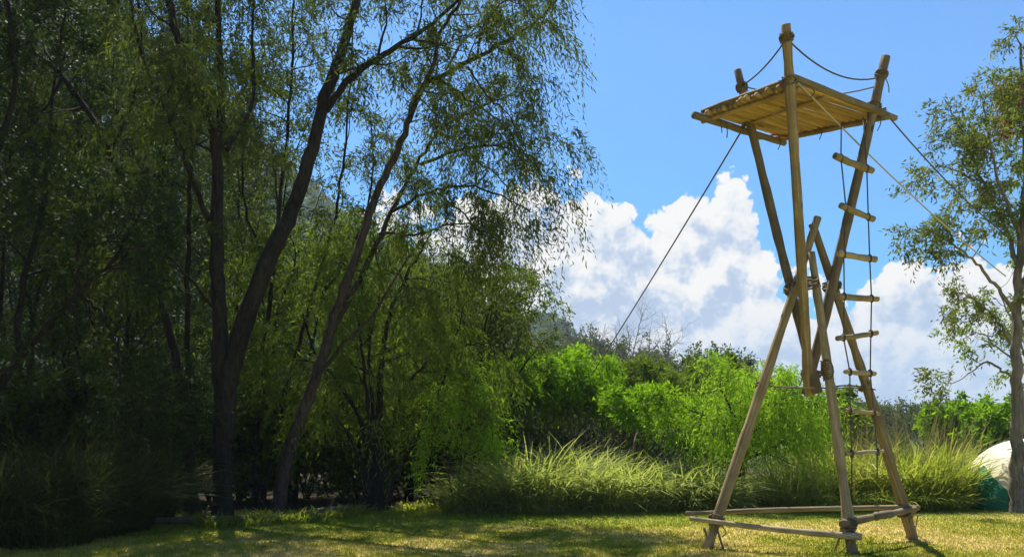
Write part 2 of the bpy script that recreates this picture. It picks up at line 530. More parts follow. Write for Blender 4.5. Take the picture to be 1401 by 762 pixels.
def tree(name, label, limbs, seed, leaf=None, fol='willow', bark='bark', c1=2.4, l1=1.5, c2=3.2, l2=0.6, t0=0.35, up=0.05,
         group=None, cat='tree', zleaf=0.0, dens=1.0, lscale=1.0, trunk_k=9, wob=0.16, spread=1.0, thin=1.0, tri=False, twigs=True, leafpart='crown'):
    """limbs: list of (points, radius at base, radius at end[, t0]) -> Empty with trunk, branches and crown"""
    rng = np.random.default_rng(seed)
    base = np.array(limbs[0][0][0], float)
    root = empty(name, base, label, cat, group)
    tr, br = Tubes(), Tubes()
    tips, dirs = [], []
    for limb in limbs:
        pts, r0, r1 = limb[:3]
        lt0 = limb[3] if len(limb) > 3 else t0
        pts = np.array(pts, float)
        s = spline(pts, 6)
        s[1:-1] += rng.normal(0, 0.014, (len(s) - 2, 3))
        seg = np.linalg.norm(np.diff(s, axis=0), axis=1)
        cum = np.concatenate([[0], np.cumsum(seg)])
        tot = cum[-1]
        tt = cum / tot
        rad = r0 + (r1 - r0) * tt ** 0.85
        rad = rad * (1 + rng.normal(0, 0.035, len(rad)))
        if limb is limbs[0] or pts[0][2] < 0.15:
            rad[0] *= 1.25
            s[0][2] -= 0.12
        tr.add(s - base, rad, trunk_k if r0 > 0.03 else 6)
        nch = max(1, int(tot * (1 - lt0) * c1 + rng.uniform(0, 1)))
        for _ in range(nch):
            t = lt0 + (1 - lt0) * rng.uniform(0, 1) ** 0.85
            i = min(np.searchsorted(tt, t), len(s) - 1)
            i = max(i, 1)
            tan = unit(s[i] - s[i - 1])
            side = unit(np.cross(tan, rng.normal(0, 1, 3)))
            d = unit(tan * rng.uniform(0.35, 0.95) + side * spread)
            ln = l1 * rng.uniform(0.45, 1.15) * (1.0 - 0.35 * t)
            rb = min(rad[i] * 0.55, 0.010 + 0.014 * ln)
            b = wander(rng, s[i], d, ln, 6, wob, up)
            if b[-1][2] < 0.2: continue
            br.add(b - base, np.linspace(rb, 0.005, 7), 4)
            for _ in range(max(1, int(c2 * ln + rng.uniform(0, 1)))):
                j = rng.integers(2, 7)
                bt = unit(b[j] - b[j - 1])
                d2 = unit(bt * 0.6 + unit(np.cross(bt, rng.normal(0, 1, 3))) * 0.9)
                w = wander(rng, b[j], d2, l2 * rng.uniform(0.5, 1.2), 4, wob * 1.2, up * 0.5)
                if twigs: br.add(w - base, np.linspace(min(0.008, rb * 0.6), 0.0025, 5), 3)
                for q in (2, 4):
                    if w[q][2] > zleaf and rng.uniform() < dens:
                        tips.append(w[q]); dirs.append(unit(w[q] - w[q - 1]))
            if b[-1][2] > zleaf:
                tips.append(b[-1]); dirs.append(unit(b[-1] - b[-2]))
    link_obj('trunk', tr.mesh('trunk', [M[bark]]), root)
    if br.V: tag(link_obj('branches', br.mesh('branches', [M[bark]]), root), kind='stuff')
    if leaf and tips:
        ns, nodes, sl, dr, L, Wd, dn, sp_ = FOL[fol]
        ns, nodes = max(1, round(ns * thin)), max(3, round(nodes * (thin ** 0.5)))
        me = foliage(rng, np.array(tips) - base, np.array(dirs), ns, nodes, sl, dr, L * lscale, Wd * lscale, dn, leafpart, M[leaf], sp_, tri)
        # keep leaves above ground
        link_obj(leafpart, me, root)
    return root


def stems(rng, x, y, h, n_, spread, r0, lean=(0, 0), fork=0.4, z0=0.0, crook=0.12):
    """limb list for a plain tree: n stems fanning from one base"""
    out = []
    base = np.array([x, y, z0])
    for i in range(n_):
        a = 2 * math.pi * (i + rng.uniform(-0.3, 0.3)) / n_
        s = spread * rng.uniform(0.6, 1.2)
        hh = h * rng.uniform(0.8, 1.0) if i else h
        e = base + np.array([math.cos(a) * s + lean[0], math.sin(a) * s + lean[1], hh])
        b = base + np.array([math.cos(a), math.sin(a), 0]) * r0 * 0.8 * (n_ > 1)
        pts = [b]
        for t in (0.3, 0.6, 0.82):
            k = t ** 1.4
            p = b * (1 - k) + e * k
            p[2] = z0 + hh * t
            pts.append(p + np.array([*rng.normal(0, crook * h * 0.2, 2), 0]))
        pts.append(e)
        out.append((pts, r0 * rng.uniform(0.75, 1.0), r0 * 0.16))
    return out
# ------------------------------------------------------------------ ground
def axis(n_, lim, k):
    t = np.linspace(-1, 1, n_)
    return np.sinh(t * k) / math.sinh(k) * lim


rng = np.random.default_rng(5)
gx, gy = axis(121, 440, 5.0), axis(121, 440, 5.0) + 13
X, Y = np.meshgrid(gx, gy)
Zg = np.sin(X * 0.9 + 1.3) * np.sin(Y * 1.1) * 0.012
Zg[np.hypot(X, Y) > 60] = -0.02
i = np.arange(120)[:, None] * 121 + np.arange(120)[None, :]
Qg = np.stack([i, i + 1, i + 122, i + 121], -1).reshape(-1, 4)
ground = link_obj('ground', build_mesh('ground', np.stack([X, Y, Zg], -1), Qg, mats=[M['ground']], smooth=True))
tag(ground, kind='structure')


def ground_z(x, y):
    return np.sin(x * 0.9 + 1.3) * np.sin(y * 1.1) * 0.012


def lawn_edge(x):
    return 16.6 + 0.22 * x


# short mown turf, too fine to count
nb = 230000
d_ = 9.6 + 9.6 * rng.uniform(0, 1, nb) ** 1.25
x_ = rng.uniform(-0.66, 0.66, nb) * d_
keep = d_ < lawn_edge(x_) + 1.2 + rng.normal(0, 0.25, nb)
d_, x_ = d_[keep], x_[keep]
B = np.stack([x_, d_, ground_z(x_, d_) - 0.004], -1)
hgt = rng.uniform(0.016, 0.050, len(B)) * (1 + 1.3 * np.clip((d_ - lawn_edge(x_) + 1.3) / 2.0, 0, 1))
a = rng.uniform(0, 2 * np.pi, len(B))
side = np.stack([np.cos(a), np.sin(a), 0 * a], -1) * rng.uniform(0.004, 0.009, len(B))[:, None]
tip = B + np.stack([rng.normal(0, 0.5, len(B)) * hgt, rng.normal(0, 0.5, len(B)) * hgt, hgt], -1)
V = np.stack([B - side, B + side, tip], 1).reshape(-1, 3)
o = link_obj('lawn_grass', build_mesh('lawn_grass', V, None, np.arange(len(V)).reshape(-1, 3), [M['turf']], var=rng.uniform(0, 1, len(B))))
tag(o, 'short mown green and straw coloured turf of the lawn', 'grass', kind='stuff')

# ------------------------------------------------------------------ far hill with its wood, its left rise added to darken the upper left
prof = [(-700, -60), (-300, -60), (0, -45), (100, -20), (200, 40), (300, 130), (380, 210), (450, 270), (540, 330), (600, 372), (660, 418), (715, 452), (742, 432), (765, 446), (800, 474), (860, 500), (940, 530), (1050, 560), (1250, 586), (1500, 594)]
pxs = np.linspace(-700, 1500, 90)
pys = np.interp(pxs, [p[0] for p in prof], [p[1] for p in prof]) + rng.normal(0, 2.0, 90)
DR = 340.0
ridge = EYE + (YH - pys) * DR / F
srow = np.array([0, 0.12, 0.25, 0.4, 0.55, 0.7, 0.82, 0.92, 1.0, 1.15, 1.4])
frac = np.array([0.0, 0.06, 0.16, 0.31, 0.48, 0.66, 0.81, 0.93, 1.0, 0.85, 0.3])
dist = 190 + (DR - 190) * srow
HV = np.zeros((len(srow), 90, 3))
for k in range(len(srow)):
    HV[k, :, 0] = (pxs - XC) * DR / F
    HV[k, :, 1] = dist[k] + 7 * np.sin(pxs * 0.013 + k)
    HV[k, :, 2] = ridge * frac[k] - 0.5 + rng.normal(0, 0.7, 90) * (0 < k < 8)
i = np.arange(len(srow) - 1)[:, None] * 90 + np.arange(89)[None, :]
hill = link_obj('hill', build_mesh('hill', HV, np.stack([i, i + 1, i + 91, i + 90], -1).reshape(-1, 4), mats=[M['hill']], smooth=True))
tag(hill, kind='structure')
nt_ = 4200
ki, kj = rng.uniform(0.5, 8.2, nt_), rng.uniform(0, 88, nt_)
k0, j0 = ki.astype(int), kj.astype(int)
fa, fb = (ki - k0)[:, None], (kj - j0)[:, None]
c = (HV[k0, j0] * (1 - fa) + HV[k0 + 1, j0] * fa) * (1 - fb) + (HV[k0, j0 + 1] * (1 - fa) + HV[k0 + 1, j0 + 1] * fa) * fb
nl = 26
ctr = np.repeat(c, nl, 0)
rr = np.repeat(rng.uniform(1.8, 3.8, nt_), nl)[:, None]
dv = unit(rng.normal(0, 1, (nt_ * nl, 3))) * rng.uniform(0.5, 1, (nt_ * nl, 1))
dv[:, 2] = np.abs(dv[:, 2])
V = leaf_quads(rng, ctr + dv * rr, dv + rng.normal(0, 0.6, dv.shape), rng.uniform(0.9, 2.0, nt_ * nl), rng.uniform(0.8, 1.5, nt_ * nl))
o = link_obj('hillside_wood', build_mesh('hillside_wood', V, np.arange(len(V)).reshape(-1, 4), mats=[M['leaf_far']], var=np.repeat(rng.uniform(0, 1, nt_), nl)))
tag(o, 'dark bluish wood covering the far hill and its added darkening rise behind the trees', 'wood', kind='stuff')

# ------------------------------------------------------------------ the lashed pole tower
STICKS = {}


def stick_mesh(length, r0, r1, seed, bend=0.0, k=10, nr=9, mat='pole', knots=0.05):
    rg = np.random.default_rng(seed)
    t = np.linspace(0, 1, nr)
    ph = rg.uniform(0, 6.28)
    off = bend * np.sin(np.pi * t) + rg.normal(0, 0.0025, nr) * (t > 0) * (t < 1)
    pts = np.stack([off * math.cos(ph), off * math.sin(ph), t * length], -1)
    rad = (r0 + (r1 - r0) * t) * (1 + rg.normal(0, knots, nr))
    tb = Tubes()
    # a small bevel at both ends
    pts = np.vstack([pts[:1], pts[:1] + [0, 0, r0 * 0.12], pts[1:-1], pts[-1:] - [0, 0, r1 * 0.12], pts[-1:]])
    rad = np.concatenate([[rad[0] * 0.86], [rad[0]], rad[1:-1], [rad[-1]], [rad[-1] * 0.86]])
    tb.add(pts, rad, k, cap=True)
    return tb.mesh('stick', [M[mat]])


def stick(name, p0, p1, r0, r1, parent, mat='pole', seed=0, bend=0.0, mesh=None, nr=9, knots=0.05):
    p0, p1 = Vector(p0), Vector(p1)
    d = p1 - p0
    me = mesh or stick_mesh(d.length, r0, r1, seed, bend, mat=mat, nr=nr, knots=knots)
    o = bpy.data.objects.new(name, me)
    COL.objects.link(o)
    o.parent = parent
    base = parent.location if parent else Vector((0, 0, 0))
    q = d.to_track_quat('Z', 'Y')
    o.rotation_mode = 'QUATERNION'
    o.rotation_quaternion = q
    o.location = p0 - base
    return o


def under(child, part):
    """make child a sub-part of part, leaving it where it stands"""
    mt = Matrix.LocRotScale(part.location, part.rotation_quaternion if part.rotation_mode == 'QUATERNION' else part.rotation_euler, part.scale)
    child.parent = part
    child.matrix_parent_inverse = mt.inverted()
    return child


def line_rope(name, pts, r, parent, mat, k=5):
    base = np.array(parent.location) if parent else np.array(pts[0], float)
    tb = Tubes()
    pts = np.array(pts, float)
    tb.add(pts - base, np.full(len(pts), r), k, cap=True)
    o = link_obj(name, tb.mesh(name, [M[mat]]), parent)
    if not parent: o.location = base
    return o


def sag(p0, p1, s, n_=14):
    t = np.linspace(0, 1, n_)[:, None]
    p = np.array(p0) * (1 - t) + np.array(p1) * t
    p[:, 2] -= s * 4 * (t * (1 - t))[:, 0]
    return p


def lashing(c, axis_, r, turns, height, parent, mat='rope', seed=0, tails=1):
    """rope coil round a pole, with loose tails"""
    rg = np.random.default_rng(seed)
    ax = unit(axis_)
    u = unit(np.cross(ax, [0.3, 0.9, 0.2]))
    v = np.cross(ax, u)
    n_ = int(turns * 9)
    t = np.linspace(0, 1, n_)
    a = t * turns * 2 * np.pi
    rr = r * (1 + rg.normal(0, 0.03, n_))
    p = np.array(c) + ax * ((t - 0.5) * height)[:, None] + rr[:, None] * (np.cos(a)[:, None] * u + np.sin(a)[:, None] * v)
    tb = Tubes()
    base = np.array(parent.location)
    tb.add(p - base, np.full(n_, 0.011), 5, cap=True)
    # crossing turns over the joint
    a2 = np.linspace(0, 2 * np.pi, 14)
    for sgn in (-1, 1):
        p2 = np.array(c) + ax * (np.sin(a2) * height * 0.5 * sgn)[:, None] + 1.12 * r * (np.cos(a2)[:, None] * u + np.sin(a2)[:, None] * v)
        tb.add(p2 - base, np.full(14, 0.011), 5)
    for q in range(tails):
        s0 = p[rg.integers(0, n_)]
        e = s0 + np.array([rg.normal(0, 0.05), rg.normal(0, 0.05), -rg.uniform(0.09, 0.2)])
        tb.add(spline([s0, (s0 + e) / 2 + rg.normal(0, 0.02, 3), e], 4) - base, np.full(9, 0.008), 4, cap=True)
    return link_obj('lashing', tb.mesh('lashing', [M[mat]]), parent)


def lerp(a, b, t): return np.array(a) * (1 - t) + np.array(b) * t


def foot(px, py):
    d = F * EYE / (py - YH)
    return G(px, d, -0.06)


F1, F2, F3 = foot(965, 750), foot(1167, 757), foot(1251, 738)
tower = empty('lookout_tower', Vector((4.2, 11.8, 0)), 'tall hourglass tower of lashed wooden poles with a high slatted platform on the lawn', 'tower')
L1t, L2t, L3t = P(1119, 297, 11.75), P(1110, 345, 11.62), P(1111, 306, 11.95)
pl1 = stick('pole', F1, L1t, 0.078, 0.052, tower, 'pole', 1, 0.035, nr=22, knots=0.065)
pl2 = stick('pole', F2, L2t, 0.072, 0.050, tower, 'pole_pale', 2, 0.012, nr=22, knots=0.065)
pl3 = stick('pole', F3, L3t, 0.080, 0.055, tower, 'pole', 3, 0.035, nr=22, knots=0.065)
U1b, U1t = P(1119, 538, 11.72), P(1009, 96, 12.12)
U2b, U2t = P(1107, 541, 11.85), P(1075, 33, 10.50)
U3b, U3t = P(1103, 540, 12.02), P(1212, 77, 11.66)
pu1 = stick('pole', U1b, U1t, 0.066, 0.054, tower, 'pole_grey', 4, 0.035, nr=22, knots=0.065)
pu2 = stick('pole', U2b, U2t, 0.070, 0.062, tower, 'pole', 5, 0.045, nr=22, knots=0.065)
pu3 = stick('pole', U3b, U3t, 0.070, 0.060, tower, 'pole_grey', 6, 0.035, nr=22, knots=0.065)


def at_z(p, q, z):
    t = (z - p[2]) / (q[2] - p[2])
    return lerp(p, q, t)


def at_py(p, q, py):
    for t in np.linspace(0, 1, 400):
        w = lerp(p, q, t)
        if YH - (w[2] - EYE) * F / w[1] <= py: return w
    return q


# lashings where the poles cross and higher up
for s_, (c_, ax_, r_, tn, h_) in enumerate([
        (lerp(at_py(F1, L1t, 397), at_py(U1b, U1t, 397), 0.5), L1t - F1, 0.105, 5, 0.14),
        (lerp(at_py(F3, L3t, 392), at_py(U3b, U3t, 392), 0.5), L3t - F3, 0.110, 5, 0.14),
        (lerp(at_py(F2, L2t, 388), at_py(U2b, U2t, 388), 0.5), U2t - U2b, 0.115, 5, 0.12),
        (at_py(F2, L2t, 507), L2t - F2, 0.064, 9, 0.26),
        (P(1110, 512, 11.86), (0, 0, 1), 0.120, 4, 0.10),
        (at_py(U2b, U2t, 53), U2t - U2b, 0.075, 5, 0.10),
        (at_py(U2b, U2t, 112), U2t - U2b, 0.080, 4, 0.10),
        (at_py(U3b, U3t, 103), U3t - U3b, 0.072, 4, 0.09),
        (at_py(U3b, U3t, 148), U3t - U3b, 0.082, 5, 0.12),
        (at_py(U1b, U1t, 120), U1t - U1b, 0.068, 5, 0.10),
        (at_py(U1b, U1t, 165), U1t - U1b, 0.078, 4, 0.10)]):
    under(lashing(c_, ax_, r_, tn, h_, tower, 'rope', 40 + s_, 2 if s_ > 3 else 1), (pl1, pl3, pl2, pl2, pu2, pu2, pu2, pu3, pu3, pu1, pu1)[s_])

# platform: slats run from the near left edge to the far right edge
HZ = 4.31
PZ = EYE + HZ


def plat(px, py, dz=0.0):
    d = HZ * F / (YH - py)
    p = G(px, d, PZ + dz)
    return p


A, Bq, C_, D_ = plat(1088, 114), plat(1216, 157), plat(1070, 187), plat(968, 156)
smesh = [stick_mesh(1.0, 0.035 * s_, 0.031 * s_, 70 + k, 0.012, k=8, nr=7, mat='slat', knots=0.07) for k, s_ in enumerate((1.0, 1.15, 0.9, 1.08))]
NS = 17
rr = random.Random(4)
for k in range(NS):
    t = (k + 0.5) / NS
    e0, e1 = lerp(A, D_, t), lerp(Bq, C_, t)
    dv = e1 - e0
    e0 = e0 - dv * rr.uniform(0.0, 0.05) + np.array([0, 0, rr.uniform(-0.008, 0.008)])
    e1 = e1 + dv * rr.uniform(0.0, 0.05) + np.array([0, 0, rr.uniform(-0.008, 0.008)])
    o = stick('slat', e0, e1, 0, 0, tower, mesh=smesh[k % 4])
    o.scale = (1, 1, float(np.linalg.norm(e1 - e0)))


def ext(p, q, a_, b_):
    d = np.array(q) - np.array(p)
    return p - d * a_, q + d * b_


dz = np.array([0, 0, 1.0])
# edge beams: the two that run with the slats
p_, q_ = ext(D_, C_, 0.17, 0.04)
stick('beam', p_ - dz * 0.07, q_ - dz * 0.085, 0.054, 0.044, tower, 'pole_grey', 80)
p_, q_ = ext(A, Bq, 0.02, 0.08)
stick('beam', p_ + dz * 0.055, q_ - dz * 0.02, 0.050, 0.042, tower, 'pole_grey', 81)
# cross beams under and over the slat ends
p_, q_ = ext(lerp(A, Bq, 0.03), lerp(D_, C_, 0.03), 0.02, 0.10)
stick('beam', p_ - dz * 0.062, q_ - dz * 0.062, 0.034, 0.030, tower, 'slat', 82)
p_, q_ = ext(lerp(A, Bq, 0.0), lerp(D_, C_, 0.0), 0.0, 0.07)
stick('beam', p_ + dz * 0.055, q_ + dz * 0.055, 0.040, 0.036, tower, 'pole_grey', 83, knots=0.16)
p_, q_ = ext(lerp(A, Bq, 0.96), lerp(D_, C_, 0.96), 0.06, 0.05)
stick('beam', p_ - dz * 0.060, q_ - dz * 0.060, 0.036, 0.032, tower, 'pole_grey', 84)
p_, q_ = ext(lerp(A, Bq, 0.97), lerp(D_, C_, 0.97), 0.0, 0.02)
stick('beam', p_ + dz * 0.055, q_ + dz * 0.055, 0.034, 0.030, tower, 'pole_grey', 85, knots=0.12)
p_, q_ = ext(lerp(A, Bq, 0.30), lerp(D_, C_, 0.42), 0.0, 0.0)
stick('beam', p_ - dz * 0.05, q_ - dz * 0.05, 0.022, 0.020, tower, 'slat', 86)
# rope frapping along the slat ends
for (e0, e1, mt, zz, sd) in ((lerp(A, Bq, 0.015), lerp(D_, C_, 0.015), 'rope', 0.045, 5), (lerp(A, Bq, 0.965), lerp(D_, C_, 0.965), 'rope_red', -0.045, 6)):
    t = np.linspace(0.02, 0.98, 150)
    a = t * 2 * np.pi * 17
    p = e0 * (1 - t)[:, None] + e1 * t[:, None]
    out = unit(np.cross(e1 - e0, [0, 0, 1]))
    p = p + np.cos(a)[:, None] * out * 0.05 + np.stack([0 * a, 0 * a, np.sin(a) * 0.065 + zz * 0.3], -1)
    line_rope('frapping', p, 0.011, tower, mt, 4)
stick('brace', P(1036, 190, 12.6), P(1092, 187, 12.5), 0.018, 0.016, tower, 'slat', 87)
line_rope('loose_rope', spline([P(1038, 190, 12.55), P(1060, 185, 12.5), P(1088, 190, 12.5)], 5), 0.013, tower, 'rope_red')
for px, py, d, l_ in ((985, 165, 11.7, 0.16), (993, 168, 11.8, 0.2), (1066, 188, 12.5, 0.17), (1122, 175, 12.1, 0.16), (1203, 158, 11.7, 0.2), (1181, 162, 11.8, 0.25), (1112, 122, 10.8, 0.1)):
    s0 = P(px, py, d)
    line_rope('rope_tail', spline([s0, s0 + [0.02, 0, -l_ * 0.5], s0 + [rr.uniform(-0.03, 0.05), 0.02, -l_]], 4), 0.008, tower, 'rope_dark', 4)
# hand ropes between the post tops
tU1, tU2, tU3 = at_py(U1b, U1t, 118), at_py(U2b, U2t, 54), at_py(U3b, U3t, 106)
line_rope('hand_rope', sag(tU1, tU2, 0.07), 0.011, tower, 'rope_dark')
line_rope('hand_rope', sag(tU2, tU3, 0.20), 0.011, tower, 'rope_dark')
line_rope('hand_rope', sag(tU1, at_py(U3b, U3t, 118), 0.14), 0.010, tower, 'rope')
# bottom rails
r1a, r1b = P(938, 702, 11.95), P(1257, 694, 12.50)
stick('rail', r1a, r1b, 0.030, 0.040, tower, 'pole', 91, 0.02, nr=12)
r2a, r2b = P(944, 709, 11.55), P(1179, 734, 10.98)
stick('rail', r2a, r2b, 0.034, 0.046, tower, 'pole_pale', 92, 0.03, nr=12, knots=0.08)
r3a, r3b = P(1152, 716, 11.02), P(1252, 696, 12.32)
rail3 = stick('rail', r3a, r3b, 0.050, 0.042, tower, 'pole', 93, 0.03, nr=12, knots=0.10)
under(stick('rail_knot', P(1196, 706, 11.55), P(1222, 702, 11.80), 0.060, 0.055, tower, 'pole_grey', 94, 0.0, knots=0.14), rail3)
under(lashing(at_py(F1, L1t, 712), L1t - F1, 0.100, 5, 0.13, tower, 'rope', 60, 3), pl1)
under(lashing(at_py(F2, L2t, 717), L2t - F2, 0.095, 6, 0.15, tower, 'rope', 61, 3), pl2)
under(lashing(at_py(F2, L2t, 732), (r2b - r2a), 0.088, 4, 0.10, tower, 'rope', 62, 2), pl2)
under(lashing(at_py(F3, L3t, 698), L3t - F3, 0.100, 5, 0.13, tower, 'rope', 63, 2), pl3)
# anchoring pegs at the feet
for (a_, b_, r_) in ((P(976, 706, 11.6), foot(992, 752), 0.016), (P(963, 722, 11.6), foot(975, 745), 0.02), (P(1155, 718, 11.1), foot(1140, 752), 0.016), (P(1163, 728, 11.05), foot(1176, 757), 0.024), (P(1172, 728, 11.05), foot(1160, 758), 0.022),
                     (P(1251, 700, 12.4), foot(1238, 737), 0.016), (P(1256, 705, 12.3), foot(1250, 728), 0.013)):
    stick('peg', b_, a_, r_, r_ * 0.8, tower, 'pole', int(a_[0] * 100))
# rope tied round the three legs at half height
h1, h2, h3 = at_py(F1, L1t, 527), at_py(F2, L2t, 531), at_py(F3, L3t, 530)
line_rope('leg_rope', sag(h1, h3, 0.02), 0.010, tower, 'rope')
line_rope('leg_rope', sag(h1, h2, 0.02), 0.010, tower, 'rope')
line_rope('leg_rope', sag(h2, h3, -0.03), 0.011, tower, 'rope_dark')
line_rope('leg_rope', spline([h3, P(1198, 533, 12.1)], 3), 0.010, tower, 'rope_red')
for c_, ax_, pp_ in ((h1, L1t - F1, pl1), (h3, L3t - F3, pl3)): under(lashing(c_, ax_, 0.070, 3, 0.05, tower, 'rope', 77, 1), pp_)

# rope ladder hanging from the platform
rungs = [((1142, 213), (1194, 234), 0.045), ((1150, 281), (1195, 300), 0.042), ((1146, 346), (1198, 355), 0.042), ((1146, 405), (1201, 409), 0.040),
         ((1145, 463), (1200, 455), 0.036), ((1156, 508), (1197, 511), 0.034), ((1155, 561), (1203, 566), 0.032), ((1157, 621), (1208, 617), 0.026)]
ladder = empty('rope_ladder', Vector(G(1175, 11.6)), 'rope ladder with wooden rungs hanging from the tower platform', 'ladder')
rung_objs = []
lp, rp = [P(1151, 168, 11.38)], [P(1181, 160, 11.66)]
for k, ((x0, y0), (x1, y1), r_) in enumerate(rungs):
    dl = 11.05 + 0.03 * k
    dr = dl + 0.34
    p0, p1 = P(x0, y0, dl), P(x1, y1, dr)
    rung_objs.append(stick('rung', p0, p1, r_, r_ * 0.95, ladder, 'pole_pale' if k % 3 else 'pole', 120 + k, 0.008, knots=0.05))
    lp.append(lerp(p0, p1, 0.16) + dz * 0)
    rp.append(lerp(p0, p1, 0.84))
lp.append(lp[-1] - dz * 0.75)
rp.append(rp[-1] - dz * 0.35)
for pl in (lp, rp):
    line_rope('ladder_rope', np.array(pl), 0.009, ladder, 'rope_dark', 5)
    for p, ro_ in zip(pl[1:-1], rung_objs):
        tb = Tubes()
        a = np.linspace(0, 2 * np.pi * 2, 20)
        q = np.stack([np.linspace(-0.015, 0.015, 20), 0.047 * np.cos(a), 0.047 * np.sin(a)], -1) + p - np.array(ladder.location)
        tb.add(q, np.full(20, 0.008), 4)
        under(link_obj('knot', tb.mesh('knot', [M['rope_dark']]), ladder), ro_)

# guy ropes
g1 = line_rope('guy_rope', sag(P(1019, 172, 12.05), P(800, 527, 23.2), 0.05, 16), 0.0135, None, 'rope_dark')
tag(g1, 'dark guy rope slanting from the tower platform into the shrub trees by the reeds', 'rope', 'guy ropes of the tower')
g2 = line_rope('guy_rope', sag(P(1092, 114, 10.68), P(1376, 378, 16.2), 0.10, 16), 0.011, None, 'rope_pale')
tag(g2, 'pale guy rope from the tower platform passing the ladder towards the tree by the tent', 'rope', 'guy ropes of the tower')
g3 = line_rope('guy_rope', sag(P(1214, 158, 11.76), P(1388, 330, 16.3), 0.12, 16), 0.011, None, 'rope_dark')
tag(g3, 'dark guy rope from the platform corner above the ladder to the tree by the tent', 'rope', 'guy ropes of the tower')

# ------------------------------------------------------------------ tent
def tent():
    root = empty('dome_tent', Vector(G(1415, 18.0)), 'cream and green dome tent pitched behind the tree at the lawn edge', 'tent')
    RX, RY, HT = 1.30, 1.15, 1.42
    def pt(u, v):
        # squarish base, domed top
        cu, su = math.cos(u), math.sin(u)
        k = (abs(cu) ** 3.0 + abs(su) ** 3.0) ** (-1 / 3.0)
        r_ = math.cos(v) ** 0.85
        return (RX * k * cu * r_, RY * k * su * r_, HT * math.sin(v) ** 0.92 + 0.01)
    nu, nv = 64, 14
    def patch(name, inside, mat, push=0.0):
        V_, Q_, idx = [], [], {}
        def vid(i_, j_):
            i_ %= nu
            if (i_, j_) not in idx:
                p = pt(2 * math.pi * i_ / nu, (math.pi / 2) * j_ / nv * 0.995)
                idx[(i_, j_)] = len(V_)
                V_.append((p[0] * (1 + push), p[1] * (1 + push), p[2] * (1 + push * 0.5)))
            return idx[(i_, j_)]
        for i_ in range(nu):
            for j_ in range(nv):
                if inside(i_, j_): Q_.append((vid(i_, j_), vid(i_ + 1, j_), vid(i_ + 1, j_ + 1), vid(i_, j_ + 1)))
        return link_obj(name, build_mesh(name, V_, Q_, mats=[M[mat]], smooth=True), root)
    patch('fly_sheet', lambda i_, j_: True, 'tent_cream')
    # left-facing side panel, wide at the foot and narrowing upwards
    V_, Q_ = [], []
    for j_ in range(15):
        for i_ in range(19):
            u = math.pi * 1.04 + (i_ / 9 - 1) * (0.95 * (1 - j_ / 14) ** 0.8 + 0.02)
            q = np.array(pt(u, 0.62 * j_ / 14)) * 1.006
            V_.append(q)
    for j_ in range(14):
        for i_ in range(18):
            a_ = j_ * 19 + i_
            Q_.append((a_, a_ + 1, a_ + 20, a_ + 19))
    link_obj('side_panel', build_mesh('side_panel', V_, Q_, mats=[M['tent_green']], smooth=True), root)
    for u0 in (math.pi * 0.25, math.pi * 0.75):
        tb = Tubes()
        p = [pt(u0, v) for v in np.linspace(0, math.pi / 2, 16)] + [pt(u0 + math.pi, v) for v in np.linspace(math.pi / 2, 0, 16)[1:]]
        p = np.array(p) * 1.006
        tb.add(p, np.full(len(p), 0.014), 5)
        link_obj('tent_pole', tb.mesh('tent_pole', [M['tent_trim']]), root)
    tb = Tubes()
    p = np.array([pt(2 * math.pi * i_ / 64, 0.0) for i_ in range(65)]) * [1.004, 1.004, 1]
    tb.add(p + [0, 0, 0.012], np.full(65, 0.016), 5)
    link_obj('hem', tb.mesh('hem', [M['tent_trim']]), root)
    return root


tent()
HAZE_TOP, HAZE_DENSITY = 205.0, 0.00035
# ------------------------------------------------------------------ trees named from the photograph
def PL(d, *pp):
    """points of a limb from (px, py[, change of distance])"""
    return [P(p[0], p[1], d + (p[2] if len(p) > 2 else 0)) for p in pp]


def grounded(px, d): return G(px, d, 0.0)


# tall forked tree
d = 15.5
tree('forked_tree', 'tall dark tree forking low into one upright and one leaning rugged trunk', [
    ([grounded(304, d)] + PL(d, (304, 560), (300, 440), (296, 330, -.1), (296, 212, -.2), (272, 120, -.4), (240, 40, -.6), (222, -60, -.8), (215, -190, -1)), 0.19, 0.035, 0.5),
    (PL(d, (306, 600), (312, 520), (338, 430), (372, 345), (412, 255, .2), (440, 150, .3), (470, 60, .4), (492, -20, .5), (505, -150, .6), (520, -260, .6)), 0.205, 0.035, 0.5),
    (PL(d, (296, 215, -.2), (302, 120), (298, 20, .3), (300, -90, .4), (320, -220, .4)), 0.085, 0.02, 0.2),
    (PL(d, (446, 150, .3), (480, 108), (525, 75, -.3), (580, 40, -.5), (640, -10, -.6)), 0.075, 0.02, 0.3),
    (PL(d, (310, 205, -.1), (345, 140, .6), (345, 60, 1.0), (350, -60, 1.2)), 0.05, 0.015, 0.2),
    (PL(d, (294, 330), (262, 240, -.5), (225, 150, -1.0), (190, 60, -1.5), (170, -40, -1.8)), 0.055, 0.015, 0.25),
    (PL(d, (330, 440), (365, 380, .8), (380, 290, 1.2), (372, 200, 1.5)), 0.04, 0.012, 0.3),
    (PL(d, (292, 420), (250, 370, -.6), (200, 330, -1.0), (150, 320, -1.2)), 0.035, 0.010, 0.3)], 11, 'leaf_willow', 'willow', 'bark_dark', c1=3.0, l1=1.5, zleaf=3.0, dens=0.9)
